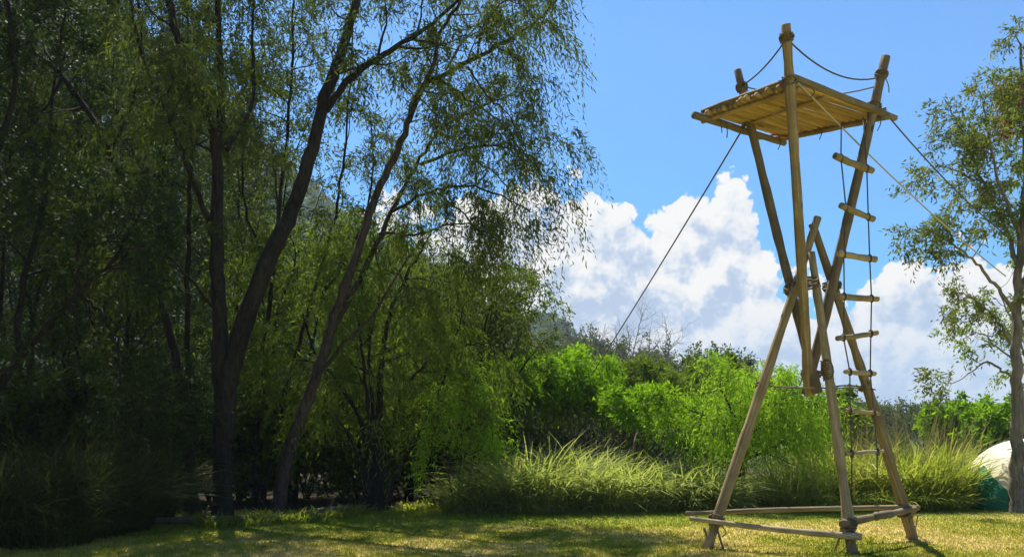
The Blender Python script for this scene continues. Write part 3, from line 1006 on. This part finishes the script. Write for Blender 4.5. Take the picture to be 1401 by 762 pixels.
# leaning tree with the big drooping crown beside the sky
d = 16.0
tree('leaning_tree', 'leaning grey tree with long drooping willow foliage against the open sky', [
    ([grounded(378, d)] + PL(d, (392, 630), (412, 570), (440, 490), (458, 435), (486, 350), (516, 265), (548, 195), (574, 125), (620, 95), (680, 65), (735, 28, .2), (770, -10, .3)), 0.135, 0.02, 0.55),
    (PL(d, (452, 450), (490, 385, .5), (535, 290, .8), (570, 225, 1), (604, 178, 1), (650, 150, 1.1), (705, 130, 1.1)), 0.07, 0.015, 0.45),
    (PL(d, (560, 165), (592, 90, -.4), (605, 40, -.6), (650, -20, -.8), (700, -60, -.8)), 0.05, 0.014, 0.2),
    (PL(d, (576, 225, 1), (630, 205, .6), (680, 200, .4), (725, 215, .2), (745, 250, .2)), 0.035, 0.010, 0.2),
    (PL(d, (535, 290, .8), (590, 262, .3), (640, 255), (690, 270, -.2), (725, 290, -.2)), 0.035, 0.010, 0.3),
    (PL(d, (600, 110), (640, 135, .4), (680, 165, .5), (700, 200, .5)), 0.03, 0.01, 0.3),
    (PL(d, (520, 320, .7), (575, 320, .2), (625, 305, -.2), (670, 320, -.3)), 0.028, 0.01, 0.45),
    (PL(d, (430, 520), (470, 470, -.4), (510, 430, -.6), (560, 350, -.8)), 0.045, 0.014, 0.6),
    (PL(d, (680, 65), (710, 85, .4), (735, 120, .6)), 0.022, 0.008, 0.2),
    (PL(d, (600, 265, .2), (640, 300, .5), (665, 335, .6), (675, 365, .6)), 0.022, 0.008, 0.2),
    (PL(d, (630, 205, .6), (660, 225, 1.0), (690, 250, 1.2), (705, 290, 1.2)), 0.022, 0.008, 0.2),
    (PL(d, (640, 92), (665, 130, -.5), (690, 150, -.8), (715, 190, -.8)), 0.022, 0.008, 0.2),
    (PL(d, (610, 95), (640, 50, .8), (675, 10, 1.2), (690, -40, 1.2)), 0.025, 0.008, 0.2),
    (PL(d, (650, 80), (665, 30, -.5), (710, -10, -.7), (760, -30, -.7)), 0.025, 0.01, 0.2)], 12, 'leaf_willow', 'weeping', 'bark', c1=3.3, l1=0.95, l2=0.5, zleaf=3.6, up=0.0, dens=0.8)
# many-stemmed tree
d = 17.2
tree('multi_stem_tree', 'many-stemmed tree fanning out of one dark clump at the lawn edge', [
    ([grounded(515, d)] + PL(d, (518, 600), (520, 520), (528, 450), (545, 400), (572, 350), (590, 320)), 0.10, 0.02),
    ([grounded(506, d)] + PL(d, (500, 600), (478, 545), (452, 510), (430, 480), (415, 430)), 0.07, 0.02),
    ([grounded(510, d + .2)] + PL(d, (508, 610), (500, 520), (490, 440), (470, 360)), 0.06, 0.015),
    ([grounded(522, d)] + PL(d, (530, 610), (548, 540), (580, 500), (620, 478), (660, 470), (700, 478)), 0.06, 0.012),
    ([grounded(528, d)] + PL(d, (545, 640), (575, 590), (600, 540), (620, 470), (640, 400)), 0.05, 0.012),
    ([grounded(512, d)] + PL(d, (512, 580), (505, 480), (520, 390), (510, 320)), 0.05, 0.012),
    ([grounded(502, d)] + PL(d, (488, 620), (455, 560), (440, 540)), 0.05, 0.012)], 13, 'leaf_mid', 'weeping', 'bark_dark', c1=2.8, l1=1.2, zleaf=1.4, thin=0.8, lscale=1.1, t0=0.35, up=0.02)
# trunk leaning to the far side of the wood
d = 16.6
tree('bowed_tree', 'slender dark tree bowing away from the forked tree with bare sideways limbs', [
    ([grounded(268, d)] + PL(d, (255, 600), (243, 510), (225, 430), (192, 335), (165, 240), (125, 160), (70, 90), (0, 50), (-80, 10)), 0.11, 0.03, 0.4),
    (PL(d, (150, 210), (185, 130, -.4), (195, 60, -.6), (180, -40, -.8)), 0.04, 0.012, 0.2),
    (PL(d, (85, 105), (60, 150, -.5), (20, 190, -.7), (-30, 200, -.8)), 0.035, 0.01, 0.2),
    (PL(d, (100, 130), (60, 60, .5), (45, -30, .8)), 0.04, 0.012, 0.2)], 14, 'leaf_deep', 'willow', 'bark_dark', c1=2.6, l1=1.5, zleaf=2.6)
d = 17.5
tree('thin_tree', 'thin straight dark trunk standing just behind the bowed tree', [
    ([grounded(258, d)] + PL(d, (258, 560), (256, 430), (258, 300), (262, 180), (255, 60), (260, -80)), 0.075, 0.02)], 15, 'leaf_deep', 'willow', 'bark_dark', c1=2.8, l1=1.5, zleaf=3.2, t0=0.4)
d = 18.4
tree('slender_tree', 'slender tree with several thin upright stems between the forked and leaning trees', [
    ([grounded(352, d)] + PL(d, (350, 600), (362, 500), (372, 380), (385, 260), (398, 120), (402, -20), (410, -120)), 0.07, 0.015, 0.4),
    ([grounded(358, d)] + PL(d, (385, 560), (420, 430), (450, 330), (470, 230), (478, 120), (485, 20)), 0.06, 0.012, 0.4),
    (PL(d, (420, 430), (470, 360), (500, 290), (512, 220), (505, 150)), 0.04, 0.010, 0.4),
    (PL(d, (372, 380), (340, 300), (332, 220), (345, 130)), 0.04, 0.010, 0.3)], 54, 'leaf_willow', 'willow', 'bark_dark', c1=2.6, l1=1.2, zleaf=3.0, t0=0.4, dens=0.8)
d = 13.6
tree('crooked_tree', 'crooked dark tree at the thickest end of the wood over the tall rank grass', [
    ([grounded(-70, d)] + PL(d, (-40, 600), (5, 520), (60, 450), (110, 398), (150, 360), (190, 300)), 0.10, 0.02, 0.3),
    (PL(d, (108, 400), (140, 430), (160, 480), (165, 530)), 0.035, 0.01, 0.2),
    (PL(d, (20, 500), (30, 400, .4), (60, 280, .8), (70, 150, 1), (90, 20, 1.2)), 0.06, 0.015, 0.2),
    (PL(d, (-30, 590), (-50, 400), (-20, 250), (20, 130), (10, 0), (30, -120)), 0.09, 0.02, 0.3),
    (PL(d, (110, 398), (110, 330, -.3), (150, 280, -.5)), 0.03, 0.01, 0.2)], 16, 'leaf_dark', 'bushy', 'bark_dark', c1=3.0, l1=1.5, zleaf=1.5)
# lighter saplings before the dark wood
d = 17.0
rng = np.random.default_rng(99)
tree('sapling', 'light green weeping sapling between the many-stemmed tree and the reeds', [
    ([grounded(628, d)] + PL(d, (630, 640), (632, 580), (640, 520)), 0.030, 0.008),
    ([grounded(634, d)] + PL(d, (645, 640), (655, 590), (668, 560)), 0.022, 0.007),
    ([grounded(622, d)] + PL(d, (612, 640), (608, 590), (600, 545)), 0.022, 0.007)], 17, 'leaf_lime', 'willow', 'bark_brown', c1=6, l1=0.7, c2=4, l2=0.35, zleaf=0.7, t0=0.3, lscale=0.95, dens=0.55)
d = 15.2
tree('thicket_shrub', 'dark open multi-stemmed shrub beside the rank grass behind the log', [
    ([grounded(228, d)] + PL(d, (222, 660), (205, 610), (190, 580), (180, 540)), 0.035, 0.008),
    ([grounded(232, d)] + PL(d, (236, 660), (240, 610), (250, 560)), 0.03, 0.008),
    ([grounded(225, d)] + PL(d, (215, 650), (212, 600), (222, 540)), 0.03, 0.008),
    ([grounded(236, d)] + PL(d, (250, 650), (268, 600), (285, 560)), 0.03, 0.008)], 18, 'leaf_dark', 'fine', 'bark_dark', c1=5, l1=0.8, zleaf=0.6, t0=0.25, cat='shrub')
d = 21.0
tree('grey_green_tree', 'rounded dark green tree showing behind the drooping foliage next to the clouds', [
    ([grounded(700, d)] + PL(d, (700, 560), (692, 480), (688, 420), (695, 375)), 0.12, 0.02),
    (PL(d, (694, 500), (715, 450), (728, 410)), 0.05, 0.012, 0.2),
    (PL(d, (690, 490), (668, 440), (655, 400)), 0.05, 0.012, 0.2),
    (PL(d, (700, 530), (725, 490), (745, 465)), 0.04, 0.012, 0.3)], 19, 'leaf_mid', 'fine', 'bark_dark', c1=3.2, l1=1.0, zleaf=2.6, lscale=1.2)

# ------------------------------------------------------------------ trees that fill the wood
rng = np.random.default_rng(77)
fill = [  # px, distance, height, stems, spread, leaf, foliage
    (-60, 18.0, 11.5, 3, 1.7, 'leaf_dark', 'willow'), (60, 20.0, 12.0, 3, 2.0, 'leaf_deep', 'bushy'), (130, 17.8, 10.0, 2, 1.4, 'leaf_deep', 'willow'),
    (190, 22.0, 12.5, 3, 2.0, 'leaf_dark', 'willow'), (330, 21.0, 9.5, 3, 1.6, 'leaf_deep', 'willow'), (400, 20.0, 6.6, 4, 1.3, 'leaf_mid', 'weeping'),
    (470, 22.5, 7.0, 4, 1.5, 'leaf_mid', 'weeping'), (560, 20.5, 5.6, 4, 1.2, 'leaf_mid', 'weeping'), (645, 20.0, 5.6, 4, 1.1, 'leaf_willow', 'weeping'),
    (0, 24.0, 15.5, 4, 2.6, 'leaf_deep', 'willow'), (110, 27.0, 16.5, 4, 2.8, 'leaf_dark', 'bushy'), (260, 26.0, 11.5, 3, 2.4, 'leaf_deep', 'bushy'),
    (370, 28.0, 9.5, 3, 2.0, 'leaf_deep', 'willow'), (150, 32.0, 19.0, 5, 3.4, 'leaf_dark', 'bushy'), (245, 33.0, 18.0, 5, 3.2, 'leaf_dark', 'bushy'), (50, 32.0, 20.0, 5, 3.4, 'leaf_dark', 'bushy'), (325, 33.0, 15.5, 5, 2.6, 'leaf_dark', 'bushy'), (520, 28.0, 7.0, 4, 2.0, 'leaf_deep', 'willow'), (610, 26.0, 6.4, 4, 1.6, 'leaf_deep', 'willow')]  # rear left trees made extra tall to shade the crowns before them
names = {'leaf_dark': 'very dark green', 'leaf_deep': 'deep green', 'leaf_mid': 'fresh green', 'leaf_willow': 'olive green'}
kinds = {'willow': 'hanging narrow leaves', 'bushy': 'dense bushy leaves', 'weeping': 'weeping curtain foliage'}
for k, (px, dd, hh, ns_, spd, lf, fo) in enumerate(fill):
    x, y, _ = G(px, dd)
    near = ('beside the crooked tree', 'behind the crooked tree', 'between the crooked and bowed trees', 'behind the bowed tree', 'behind the forked trunk', 'behind the leaning trunk', 'between the leaning and many-stemmed trees',
            'behind the many-stemmed tree', 'behind the light green sapling', 'deep behind the crooked tree', 'deep behind the bowed tree', 'deep behind the thin straight trunk', 'behind the slender upright stems',
            'towering behind the bowed tree', 'towering behind the thin straight trunk', 'towering behind the crooked tree', 'towering behind the forked trunk', 'deep behind the many-stemmed tree', 'deep behind the sapling')[k]
    lab = 'woodland tree with %s %s %s' % (names[lf], kinds[fo], near)
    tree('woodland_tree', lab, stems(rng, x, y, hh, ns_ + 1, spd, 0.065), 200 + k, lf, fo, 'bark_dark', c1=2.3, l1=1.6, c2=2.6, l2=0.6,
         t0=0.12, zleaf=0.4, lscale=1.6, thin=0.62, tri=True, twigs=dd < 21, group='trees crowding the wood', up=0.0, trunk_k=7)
# more of the wood, added unseen beyond the left to block skylight
for k, (x, y, hh) in enumerate([(-11.2, 11.0, 14.0), (-9.6, 7.0, 14.5), (-12.8, 14.5, 15.0), (-13.5, 9.0, 16.5), (-9.0, 2.5, 14.0), (-13, 4.0, 15.5), (-15.5, 13.0, 17.0)]):
    tree('woodland_tree', 'unseen dark-crowned woodland tree added beyond the rank grass to deepen the shade', stems(rng, x, y, hh, 3, 2.4, 0.14), 260 + k, 'leaf_dark', 'bushy', 'bark_dark',
         c1=2.0, l1=2.6, c2=2.0, t0=0.15, zleaf=0.8, lscale=5.0, thin=0.5, tri=True, twigs=False, group='unseen trees added for shade', trunk_k=7)

# ------------------------------------------------------------------ coppiced shrub trees behind the reeds
rng = np.random.default_rng(31)
cop = [(668, 23.0, 3.2), (712, 22.5, 3.35), (752, 24.0, 3.4), (792, 23.2, 3.25), (832, 24.5, 3.25), (868, 25.5, 3.2), (905, 25.0, 3.1), (945, 25.5, 3.0)]
for k, (px, dd, hh) in enumerate(cop):
    x, y, _ = G(px, dd)
    lab = 'vivid green flat-topped shrub tree with bare dark stems behind the reeds' if k in (1, 2, 3) else 'duller green flat-topped shrub tree with bare dark stems behind the reeds'
    tree('coppice_tree', lab, stems(rng, x, y, hh, 13, 0.9, 0.034, crook=0.3), 300 + k,
         'leaf_bright' if k in (1, 2, 3) else 'leaf_mid', 'willow', 'bark_grey', c1=5.5, l1=0.6, c2=4.5, l2=0.35, t0=0.74, zleaf=2.55, lscale=1.35, group='shrub trees behind the reeds', up=0.03, trunk_k=6)
d = 19.2
x, y, _ = G(872, d)
tree('umbrella_tree', 'small vivid green umbrella-shaped tree with pale bare stems above the reeds', [
    ([grounded(880, d)] + PL(d, (884, 620), (880, 590), (850, 565, -.2), (832, 555, -.3)), 0.06, 0.012),
    ([grounded(884, d)] + PL(d, (890, 620), (895, 585), (900, 560, .3)), 0.055, 0.012),
    ([grounded(890, d)] + PL(d, (905, 610), (925, 580, .3), (935, 562, .4)), 0.045, 0.012),
    ([grounded(876, d)] + PL(d, (868, 620), (872, 585, .4), (870, 555, .6)), 0.045, 0.012),
    ([grounded(884, d)] + PL(d, (888, 610), (892, 580, -.4), (880, 556, -.7)), 0.04, 0.012)], 41, 'leaf_bright', 'fine', 'bark_grey', c1=7, l1=0.7, c2=4.5, l2=0.35, t0=0.66, zleaf=1.8, lscale=1.4, up=0.04)
d = 18.0
tree('bright_willow', 'rounded lime green willow bush with dark trunk seen through the tower legs', [
    ([grounded(1012, d)] + PL(d, (1015, 640), (1020, 590), (1030, 545), (1035, 515)), 0.11, 0.02, 0.3),
    (PL(d, (1015, 640), (990, 595), (965, 570), (945, 560)), 0.05, 0.012, 0.15),
    (PL(d, (1016, 630), (1045, 580), (1075, 545), (1085, 530)), 0.055, 0.012, 0.15),
    (PL(d, (1018, 610), (1000, 560, -.4), (985, 530, -.6), (990, 515, -.7)), 0.045, 0.012, 0.2),
    (PL(d, (1018, 610), (1050, 560, -.5), (1062, 530, -.7)), 0.04, 0.012, 0.2),
    (PL(d, (1016, 630), (1060, 610, -.2), (1095, 590), (1110, 580)), 0.04, 0.012, 0.2),
    (PL(d, (1018, 620), (1030, 560, .6), (1050, 530, .9)), 0.04, 0.012, 0.2)], 42, 'leaf_lime', 'weeping', 'bark_dark', c1=6, l1=0.75, c2=4.2, l2=0.35, zleaf=1.0, lscale=0.95, up=0.02, dens=0.8)
for k, (px, dd, hh, lf, lab) in enumerate([
        (975, 30.0, 3.9, 'leaf_mid', 'mid green rounded tree rising behind the lime green willow'),
        (1120, 26.0, 2.5, 'leaf_mid', 'low mid green bush behind the reeds beside the rope ladder'),
        (1345, 30.0, 2.55, 'leaf_bright', 'bright green bush between the tall reeds and the tent'),
        (1385, 32.0, 2.5, 'leaf_bright', 'bright green bush behind the tent and the tree trunk')]):
    x, y, _ = G(px, dd)
    tree('round_bush', lab, stems(rng, x, y, hh * 0.92, 6, 1.0, 0.05), 330 + k, lf, 'bushy', 'bark_dark', c1=4.5, l1=0.9, c2=3, t0=0.15, zleaf=0.4, lscale=1.7, cat='bush', trunk_k=6)

# tree by the tent
d = 17.0
tree('tent_tree', 'slim grey tree with airy olive foliage standing before the tent', [
    ([grounded(1392, d)] + PL(d, (1392, 640), (1392, 560), (1391, 480), (1393, 400), (1398, 310), (1404, 220), (1400, 130), (1396, 60)), 0.150, 0.02, 0.45),
    (PL(d, (1391, 520), (1368, 505), (1350, 495), (1325, 512, -.3), (1300, 525, -.4), (1285, 520, -.4)), 0.030, 0.006, 0.75),
    (PL(d, (1391, 430), (1365, 395, -.2), (1335, 360, -.4), (1305, 335, -.6), (1275, 318, -.8), (1258, 308, -.8)), 0.042, 0.010, 0.35),
    (PL(d, (1394, 370), (1375, 310, .3), (1345, 250, .5), (1320, 190, .6), (1300, 150, .6)), 0.050, 0.012, 0.3),
    (PL(d, (1392, 480), (1365, 440, .4), (1340, 415, .5), (1315, 400, .5)), 0.035, 0.010, 0.25),
    (PL(d, (1396, 320), (1370, 260, -.3), (1355, 190, -.5), (1345, 140, -.5)), 0.045, 0.012, 0.25),
    (PL(d, (1345, 250, .5), (1310, 235, .3), (1285, 226, .1)), 0.022, 0.008, 0.3),
    (PL(d, (1394, 400), (1430, 330, .3), (1470, 260, .4), (1500, 200, .4)), 0.06, 0.015, 0.2),
    (PL(d, (1393, 450), (1440, 400, -.3), (1490, 370, -.4)), 0.05, 0.012, 0.2)], 51, 'leaf_olive', 'sparse', 'bark_grey', c1=5.2, l1=0.72, c2=5.4, l2=0.36, zleaf=2.2, lscale=1.02, up=0.02)
tree('tent_tree_companion', 'young yellow-green tree mixed into the airy tree by the tent', [
    ([grounded(1418, 18.2)] + PL(18.2, (1415, 600), (1405, 500), (1380, 430), (1362, 390)), 0.05, 0.010, 0.5),
    (PL(18.2, (1412, 560), (1440, 420), (1420, 300), (1400, 200), (1410, 150)), 0.05, 0.010, 0.5),
    (PL(18.2, (1403, 500), (1370, 480), (1340, 455), (1315, 465)), 0.025, 0.008, 0.4)], 52, 'leaf_yellow', 'sparse', 'bark_grey', c1=4.2, l1=0.8, c2=4, l2=0.4, zleaf=2.2)
tree('red_leaf_tree', 'rusty red crown showing at the top behind the tree by the tent', [
    ([grounded(1470, 19.5)] + PL(19.5, (1468, 500), (1452, 350), (1425, 220), (1400, 160), (1385, 130)), 0.07, 0.012, 0.84),
    (PL(19.5, (1425, 220), (1402, 180), (1380, 165)), 0.03, 0.01, 0.5),
    (PL(19.5, (1430, 230), (1425, 160), (1405, 120)), 0.03, 0.01, 0.5)], 53, 'leaf_red', 'sparse', 'bark', c1=9.0, l1=0.5, c2=6, l2=0.3, zleaf=4, lscale=1.1)

# bare trees on the skyline
for k, (px, dd, top, sp_, lab) in enumerate([(822, 52, 428, 2.2, 'leafless spreading grey tree on the skyline below the clouds'),
                                             (888, 50, 452, 1.7, 'smaller leafless grey tree on the skyline beside the spreading bare tree'),
                                             (1040, 30, 478, 0.5, 'thin leafless stems poking up behind the lime green willow')]):
    hh = EYE + (YH - top) * dd / F
    x, y, _ = G(px, dd)
    tree('bare_tree', lab, stems(rng, x, y, hh, 7 if k < 2 else 4, sp_, 0.10 if k < 2 else 0.02), 360 + k, None, 'far', 'bark_bare', c1=3.4 if k < 2 else 1.6, l1=1.9 if k < 2 else .7, c2=5.0, l2=0.8 if k < 2 else .4, t0=0.3, up=0.08, trunk_k=6)
# distant rounded trees below the hill and along the far side
far = [(690, 62, 462), (728, 58, 470), (768, 64, 462), (800, 60, 462), (840, 62, 468), (880, 66, 474), (918, 70, 486), (655, 66, 440), (955, 44, 494), (995, 46, 492)]
for k, (px, dd, top) in enumerate(far):
    hh = EYE + (YH - top) * dd / F
    x, y, _ = G(px, dd)
    tree('distant_tree', 'distant grey-green rounded tree on the rise behind the shrub trees', stems(rng, x, y, hh * 0.93, 4, 1.6, 0.12), 400 + k, 'leaf_far', 'far', 'bark', c1=3.0, l1=1.6, c2=3.0, l2=0.7, t0=0.2, zleaf=2.5, tri=True, lscale=0.8, twigs=False, group='trees on the rise', trunk_k=5)
px = 1105
k = 0
while px < 1470:
    dd = rng.uniform(75, 95)
    hh = EYE + (YH - rng.uniform(548, 562)) * dd / F
    x, y, _ = G(px, dd)
    tree('treeline_tree', 'far grey-green tree in the low line beyond the tall reeds', stems(rng, x, y, hh * 0.9, 4, 1.7, 0.12), 430 + k, 'leaf_far', 'far', 'bark', c1=2.2, l1=1.6, c2=2.0, l2=0.8, t0=0.1, zleaf=0.3, lscale=1.0, twigs=False, tri=True, group='trees of the far line', trunk_k=5)
    px += rng.uniform(20, 28)
    k += 1


# ------------------------------------------------------------------ reeds, rank grass
def blades(rng, n_, rx, ry, hmin, hmax, droop, wd, flat=0.0):
    """arching blades from one tussock, four segments each"""
    a = rng.uniform(0, 2 * np.pi, n_)
    r_ = np.sqrt(rng.uniform(0, 1, n_))
    B = np.stack([np.cos(a) * r_ * rx, np.sin(a) * r_ * ry, np.zeros(n_) - 0.02], -1)
    ln = rng.uniform(hmin, hmax, n_) * (1 - 0.25 * r_ ** 2)
    oa = a + rng.normal(0, 0.9, n_)
    out = np.stack([np.cos(oa), np.sin(oa), 0 * oa], -1)
    lean = rng.uniform(0.05, 0.45, n_)[:, None] + flat
    dr = droop * rng.uniform(0.4, 1.5, n_)
    side = unit(np.cross(out, [0, 0, 1.0]))
    side = unit(side + rng.normal(0, 0.4, side.shape))
    tv = np.array([0, 0.28, 0.55, 0.8, 1.0])
    wv = np.array([0.7, 1.0, 0.9, 0.6, 0.08])
    V = np.zeros((n_, 5, 2, 3))
    for j, t in enumerate(tv):
        p = B + out * (ln * (lean[:, 0] * t + dr * 0.75 * t * t))[:, None]
        p[:, 2] += ln * (t - dr * 0.62 * t ** 2.4)
        w = (wd * wv[j] * rng.uniform(0.9, 1.1, n_))[:, None]
        V[:, j, 0] = p - side * w
        V[:, j, 1] = p + side * w
    V[..., 2] = np.maximum(V[..., 2], 0.01 - 0.03 * (V[..., 2] < 0.01))
    idx = np.arange(n_)[:, None] * 10 + np.arange(4)[None, :] * 2
    Q = np.stack([idx, idx + 1, idx + 3, idx + 2], -1).reshape(-1, 4)
    return V.reshape(-1, 3), Q, np.repeat(rng.uniform(0, 1, n_), 4)


def clump(name, label, px, d, n_, rx, ry, hmin, hmax, mat, seed, droop=0.55, wd=0.008, group=None, cat='grass', stalks=0, sh=(1.6, 2.2)):
    rg = np.random.default_rng(seed)
    root = empty(name, Vector(G(px, d)), label, cat, group)
    V, Q, var = blades(rg, n_, rx, ry, hmin, hmax, droop, wd)
    link_obj('blades', build_mesh('blades', V, Q, mats=[M[mat]], var=var), root)
    if stalks:
        V, Q, var = blades(rg, stalks, rx, ry, sh[0], sh[1], 0.08, 0.006)
        link_obj('dry_stalks', build_mesh('dry_stalks', V, Q, mats=[M['stalk']], var=var), root)
    return root


k = 0
for px, d, hh, rx in [(648, 17.2, 0.75, .5), (690, 17.3, 1.05, .6), (735, 17.2, 1.30, .7), (785, 17.4, 1.25, .7), (832, 17.3, 1.05, .65), (872, 17.5, 1.0, .6), (930, 17.5, 1.05, .65), (968, 17.7, 0.95, .5),
                      (710, 18.4, 1.35, .7), (760, 18.6, 1.40, .7), (810, 18.6, 1.25, .7), (855, 18.8, 1.15, .6), (905, 19.0, 1.1, .6)]:
    clump('reed_clump', 'arching pale green reed clump in the bank before the shrub trees', px, d, 520, rx, 0.55, hh * 0.55, hh * 1.6, 'reed', 500 + k, 0.72, 0.015, 'reed clumps before the shrub trees')
    k += 1
for px in range(650, 1000, 37):
    clump('reed_clump', 'arching pale green reed clump in the bank before the shrub trees', px, 16.85 + 0.0012 * (px - 650) + 0.1 * (k % 3), 300, 0.42, 0.32, 0.30, 0.85, 'reed', 500 + k, 0.9, 0.013, 'reed clumps before the shrub trees')
    k += 1
for px in range(1090, 1300, 34):
    clump('tall_reed_clump', 'tall green reed clump with dry straw stalks behind the tower legs', px, 17.35 + 0.1 * (k % 3), 280, 0.42, 0.32, 0.30, 0.9, 'reed_green', 500 + k, 0.85, 0.013, 'reed clumps behind the tower', stalks=6, sh=(0.8, 1.3))
    k += 1
for px, d, hh, rx in [(1085, 17.9, 0.95, .5), (1120, 18.2, 1.15, .6), (1165, 18.3, 1.2, .6), (1210, 18.2, 1.25, .65), (1255, 18.0, 1.35, .7), (1290, 18.3, 1.35, .55), (1330, 21.5, 1.2, .5),
                      (1140, 19.4, 1.35, .7), (1190, 19.6, 1.4, .7), (1235, 19.5, 1.5, .7), (1280, 19.6, 1.5, .7)]:
    clump('tall_reed_clump', 'tall green reed clump with dry straw stalks behind the tower legs', px, d, 520, rx, 0.55, hh * 0.55, hh * 1.5, 'reed_green', 540 + k, 0.58, 0.014, 'reed clumps behind the tower', stalks=46, sh=(hh * 1.3, hh * 1.95))
    k += 1
for px, d, hh, rx in [(15, 12.6, 1.5, .8), (80, 13.0, 1.6, .8), (140, 13.6, 1.5, .7), (-40, 12.0, 1.5, .8), (110, 14.6, 2.0, .8), (180, 15.2, 1.8, .7), (30, 14.4, 2.1, .9), (60, 12.0, 0.9, .6), (120, 12.9, 0.8, .5)]:
    clump('rank_grass', 'dark arching rank grass clump at the foot of the crooked tree', px, d, 900, rx, 0.6, hh * 0.6, hh * 1.3, 'reed_dark', 580 + k, 0.75, 0.009, 'rank grass under the wood')
    k += 1
# low leafy weeds along the shaded lawn edge
for px, d in [(365, 14.9), (400, 15.0), (425, 15.2), (340, 14.6), (300, 14.3), (455, 15.8), (560, 17.2), (600, 17.1), (480, 16.4)]:
    clump('weed_tuft', 'low broad-leaved weed tuft along the shaded lawn edge by the logs', px, d, 160, 0.35, 0.22, 0.14, 0.42, 'reed_green', 620 + k, 0.6, 0.014, 'weeds along the lawn edge', 'weed')
    k += 1
# dark scrub under the willow and the wood
for px, d, h_ in [(1000, 18.3, 1.0), (1055, 18.4, 1.0), (985, 19.2, .9)]:
    clump('scrub', 'dark tangled scrub at the foot of the lime green willow', px, d, 420, 0.5, 0.3, h_ * 0.4, h_, 'reed_dark', 640 + k, 0.7, 0.008, 'scrub under the willow', 'scrub')
    k += 1

# logs lying along the shaded edge
for (a_, b_, r_, lab, sd) in ((P(138, 722, 14.6), P(362, 707, 15.0), 0.075, 'long fallen log lying along the shaded edge below the forked tree', 7),
                              (P(400, 706, 15.6), P(478, 694, 16.2), 0.055, 'short fallen log lying by the leaning tree', 8)):
    a_[2] = max(a_[2], r_); b_[2] = max(b_[2], r_)
    root = empty('fallen_log', Vector(a_), lab, 'log')
    lt_ = stick('log_trunk', a_, b_, r_, r_ * 0.8, root, 'pole_grey', sd, 0.03, nr=14, knots=0.08)
    m_ = lerp(a_, b_, 0.62)
    under(stick('branch_stub', m_, m_ + np.array([0.12, -0.1, 0.22]), r_ * 0.35, r_ * 0.2, root, 'pole_grey', sd + 20), lt_)

# understorey closing the wood and the gaps behind the shrub trees
rng = np.random.default_rng(63)
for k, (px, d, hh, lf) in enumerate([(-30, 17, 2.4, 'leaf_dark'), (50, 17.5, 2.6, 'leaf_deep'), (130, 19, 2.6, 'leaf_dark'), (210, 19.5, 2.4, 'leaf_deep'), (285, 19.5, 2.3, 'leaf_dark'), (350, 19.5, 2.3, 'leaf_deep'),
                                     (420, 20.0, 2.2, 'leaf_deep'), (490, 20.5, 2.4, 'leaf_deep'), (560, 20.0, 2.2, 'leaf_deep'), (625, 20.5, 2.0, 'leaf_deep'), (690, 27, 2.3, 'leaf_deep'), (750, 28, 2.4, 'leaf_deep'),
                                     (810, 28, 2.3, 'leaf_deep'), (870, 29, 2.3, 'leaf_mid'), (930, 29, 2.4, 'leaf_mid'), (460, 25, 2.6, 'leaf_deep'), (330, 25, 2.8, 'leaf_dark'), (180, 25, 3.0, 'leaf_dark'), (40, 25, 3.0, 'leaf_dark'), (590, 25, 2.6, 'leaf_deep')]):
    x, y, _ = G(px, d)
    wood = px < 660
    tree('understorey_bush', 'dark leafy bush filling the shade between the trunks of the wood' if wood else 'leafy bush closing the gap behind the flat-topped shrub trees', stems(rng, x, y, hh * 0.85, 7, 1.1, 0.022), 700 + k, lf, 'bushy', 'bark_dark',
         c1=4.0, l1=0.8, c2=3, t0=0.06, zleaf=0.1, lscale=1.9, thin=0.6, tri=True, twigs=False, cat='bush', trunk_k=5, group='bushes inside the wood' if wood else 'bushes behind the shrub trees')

# ------------------------------------------------------------------ air
hz = bpy.data.meshes.new('haze')
bx = [(-460, -440), (460, -440), (460, 470), (-460, 470)]
hv = [(x, y, z) for z in (-1.6, HAZE_TOP) for x, y in bx]
hz.from_pydata(hv, [], [(3, 2, 1, 0), (4, 5, 6, 7), (0, 1, 5, 4), (1, 2, 6, 5), (2, 3, 7, 6), (3, 0, 4, 7)])
m = bpy.data.materials.new('haze')
m.use_nodes = True
m.node_tree.nodes.clear()
n = NT(m.node_tree)
vp = n.n('ShaderNodeVolumePrincipled')
vp.inputs['Color'].default_value = (0.62, 0.80, 1.0, 1)
vp.inputs['Density'].default_value = HAZE_DENSITY
vp.inputs['Anisotropy'].default_value = 0.2
out = n.n('ShaderNodeOutputMaterial')
n.link(vp.outputs[0], out.inputs['Volume'])
hz.materials.append(m)
tag(link_obj('haze', hz), 'pale haze in the air between the lawn and the far hill', 'haze', kind='stuff')
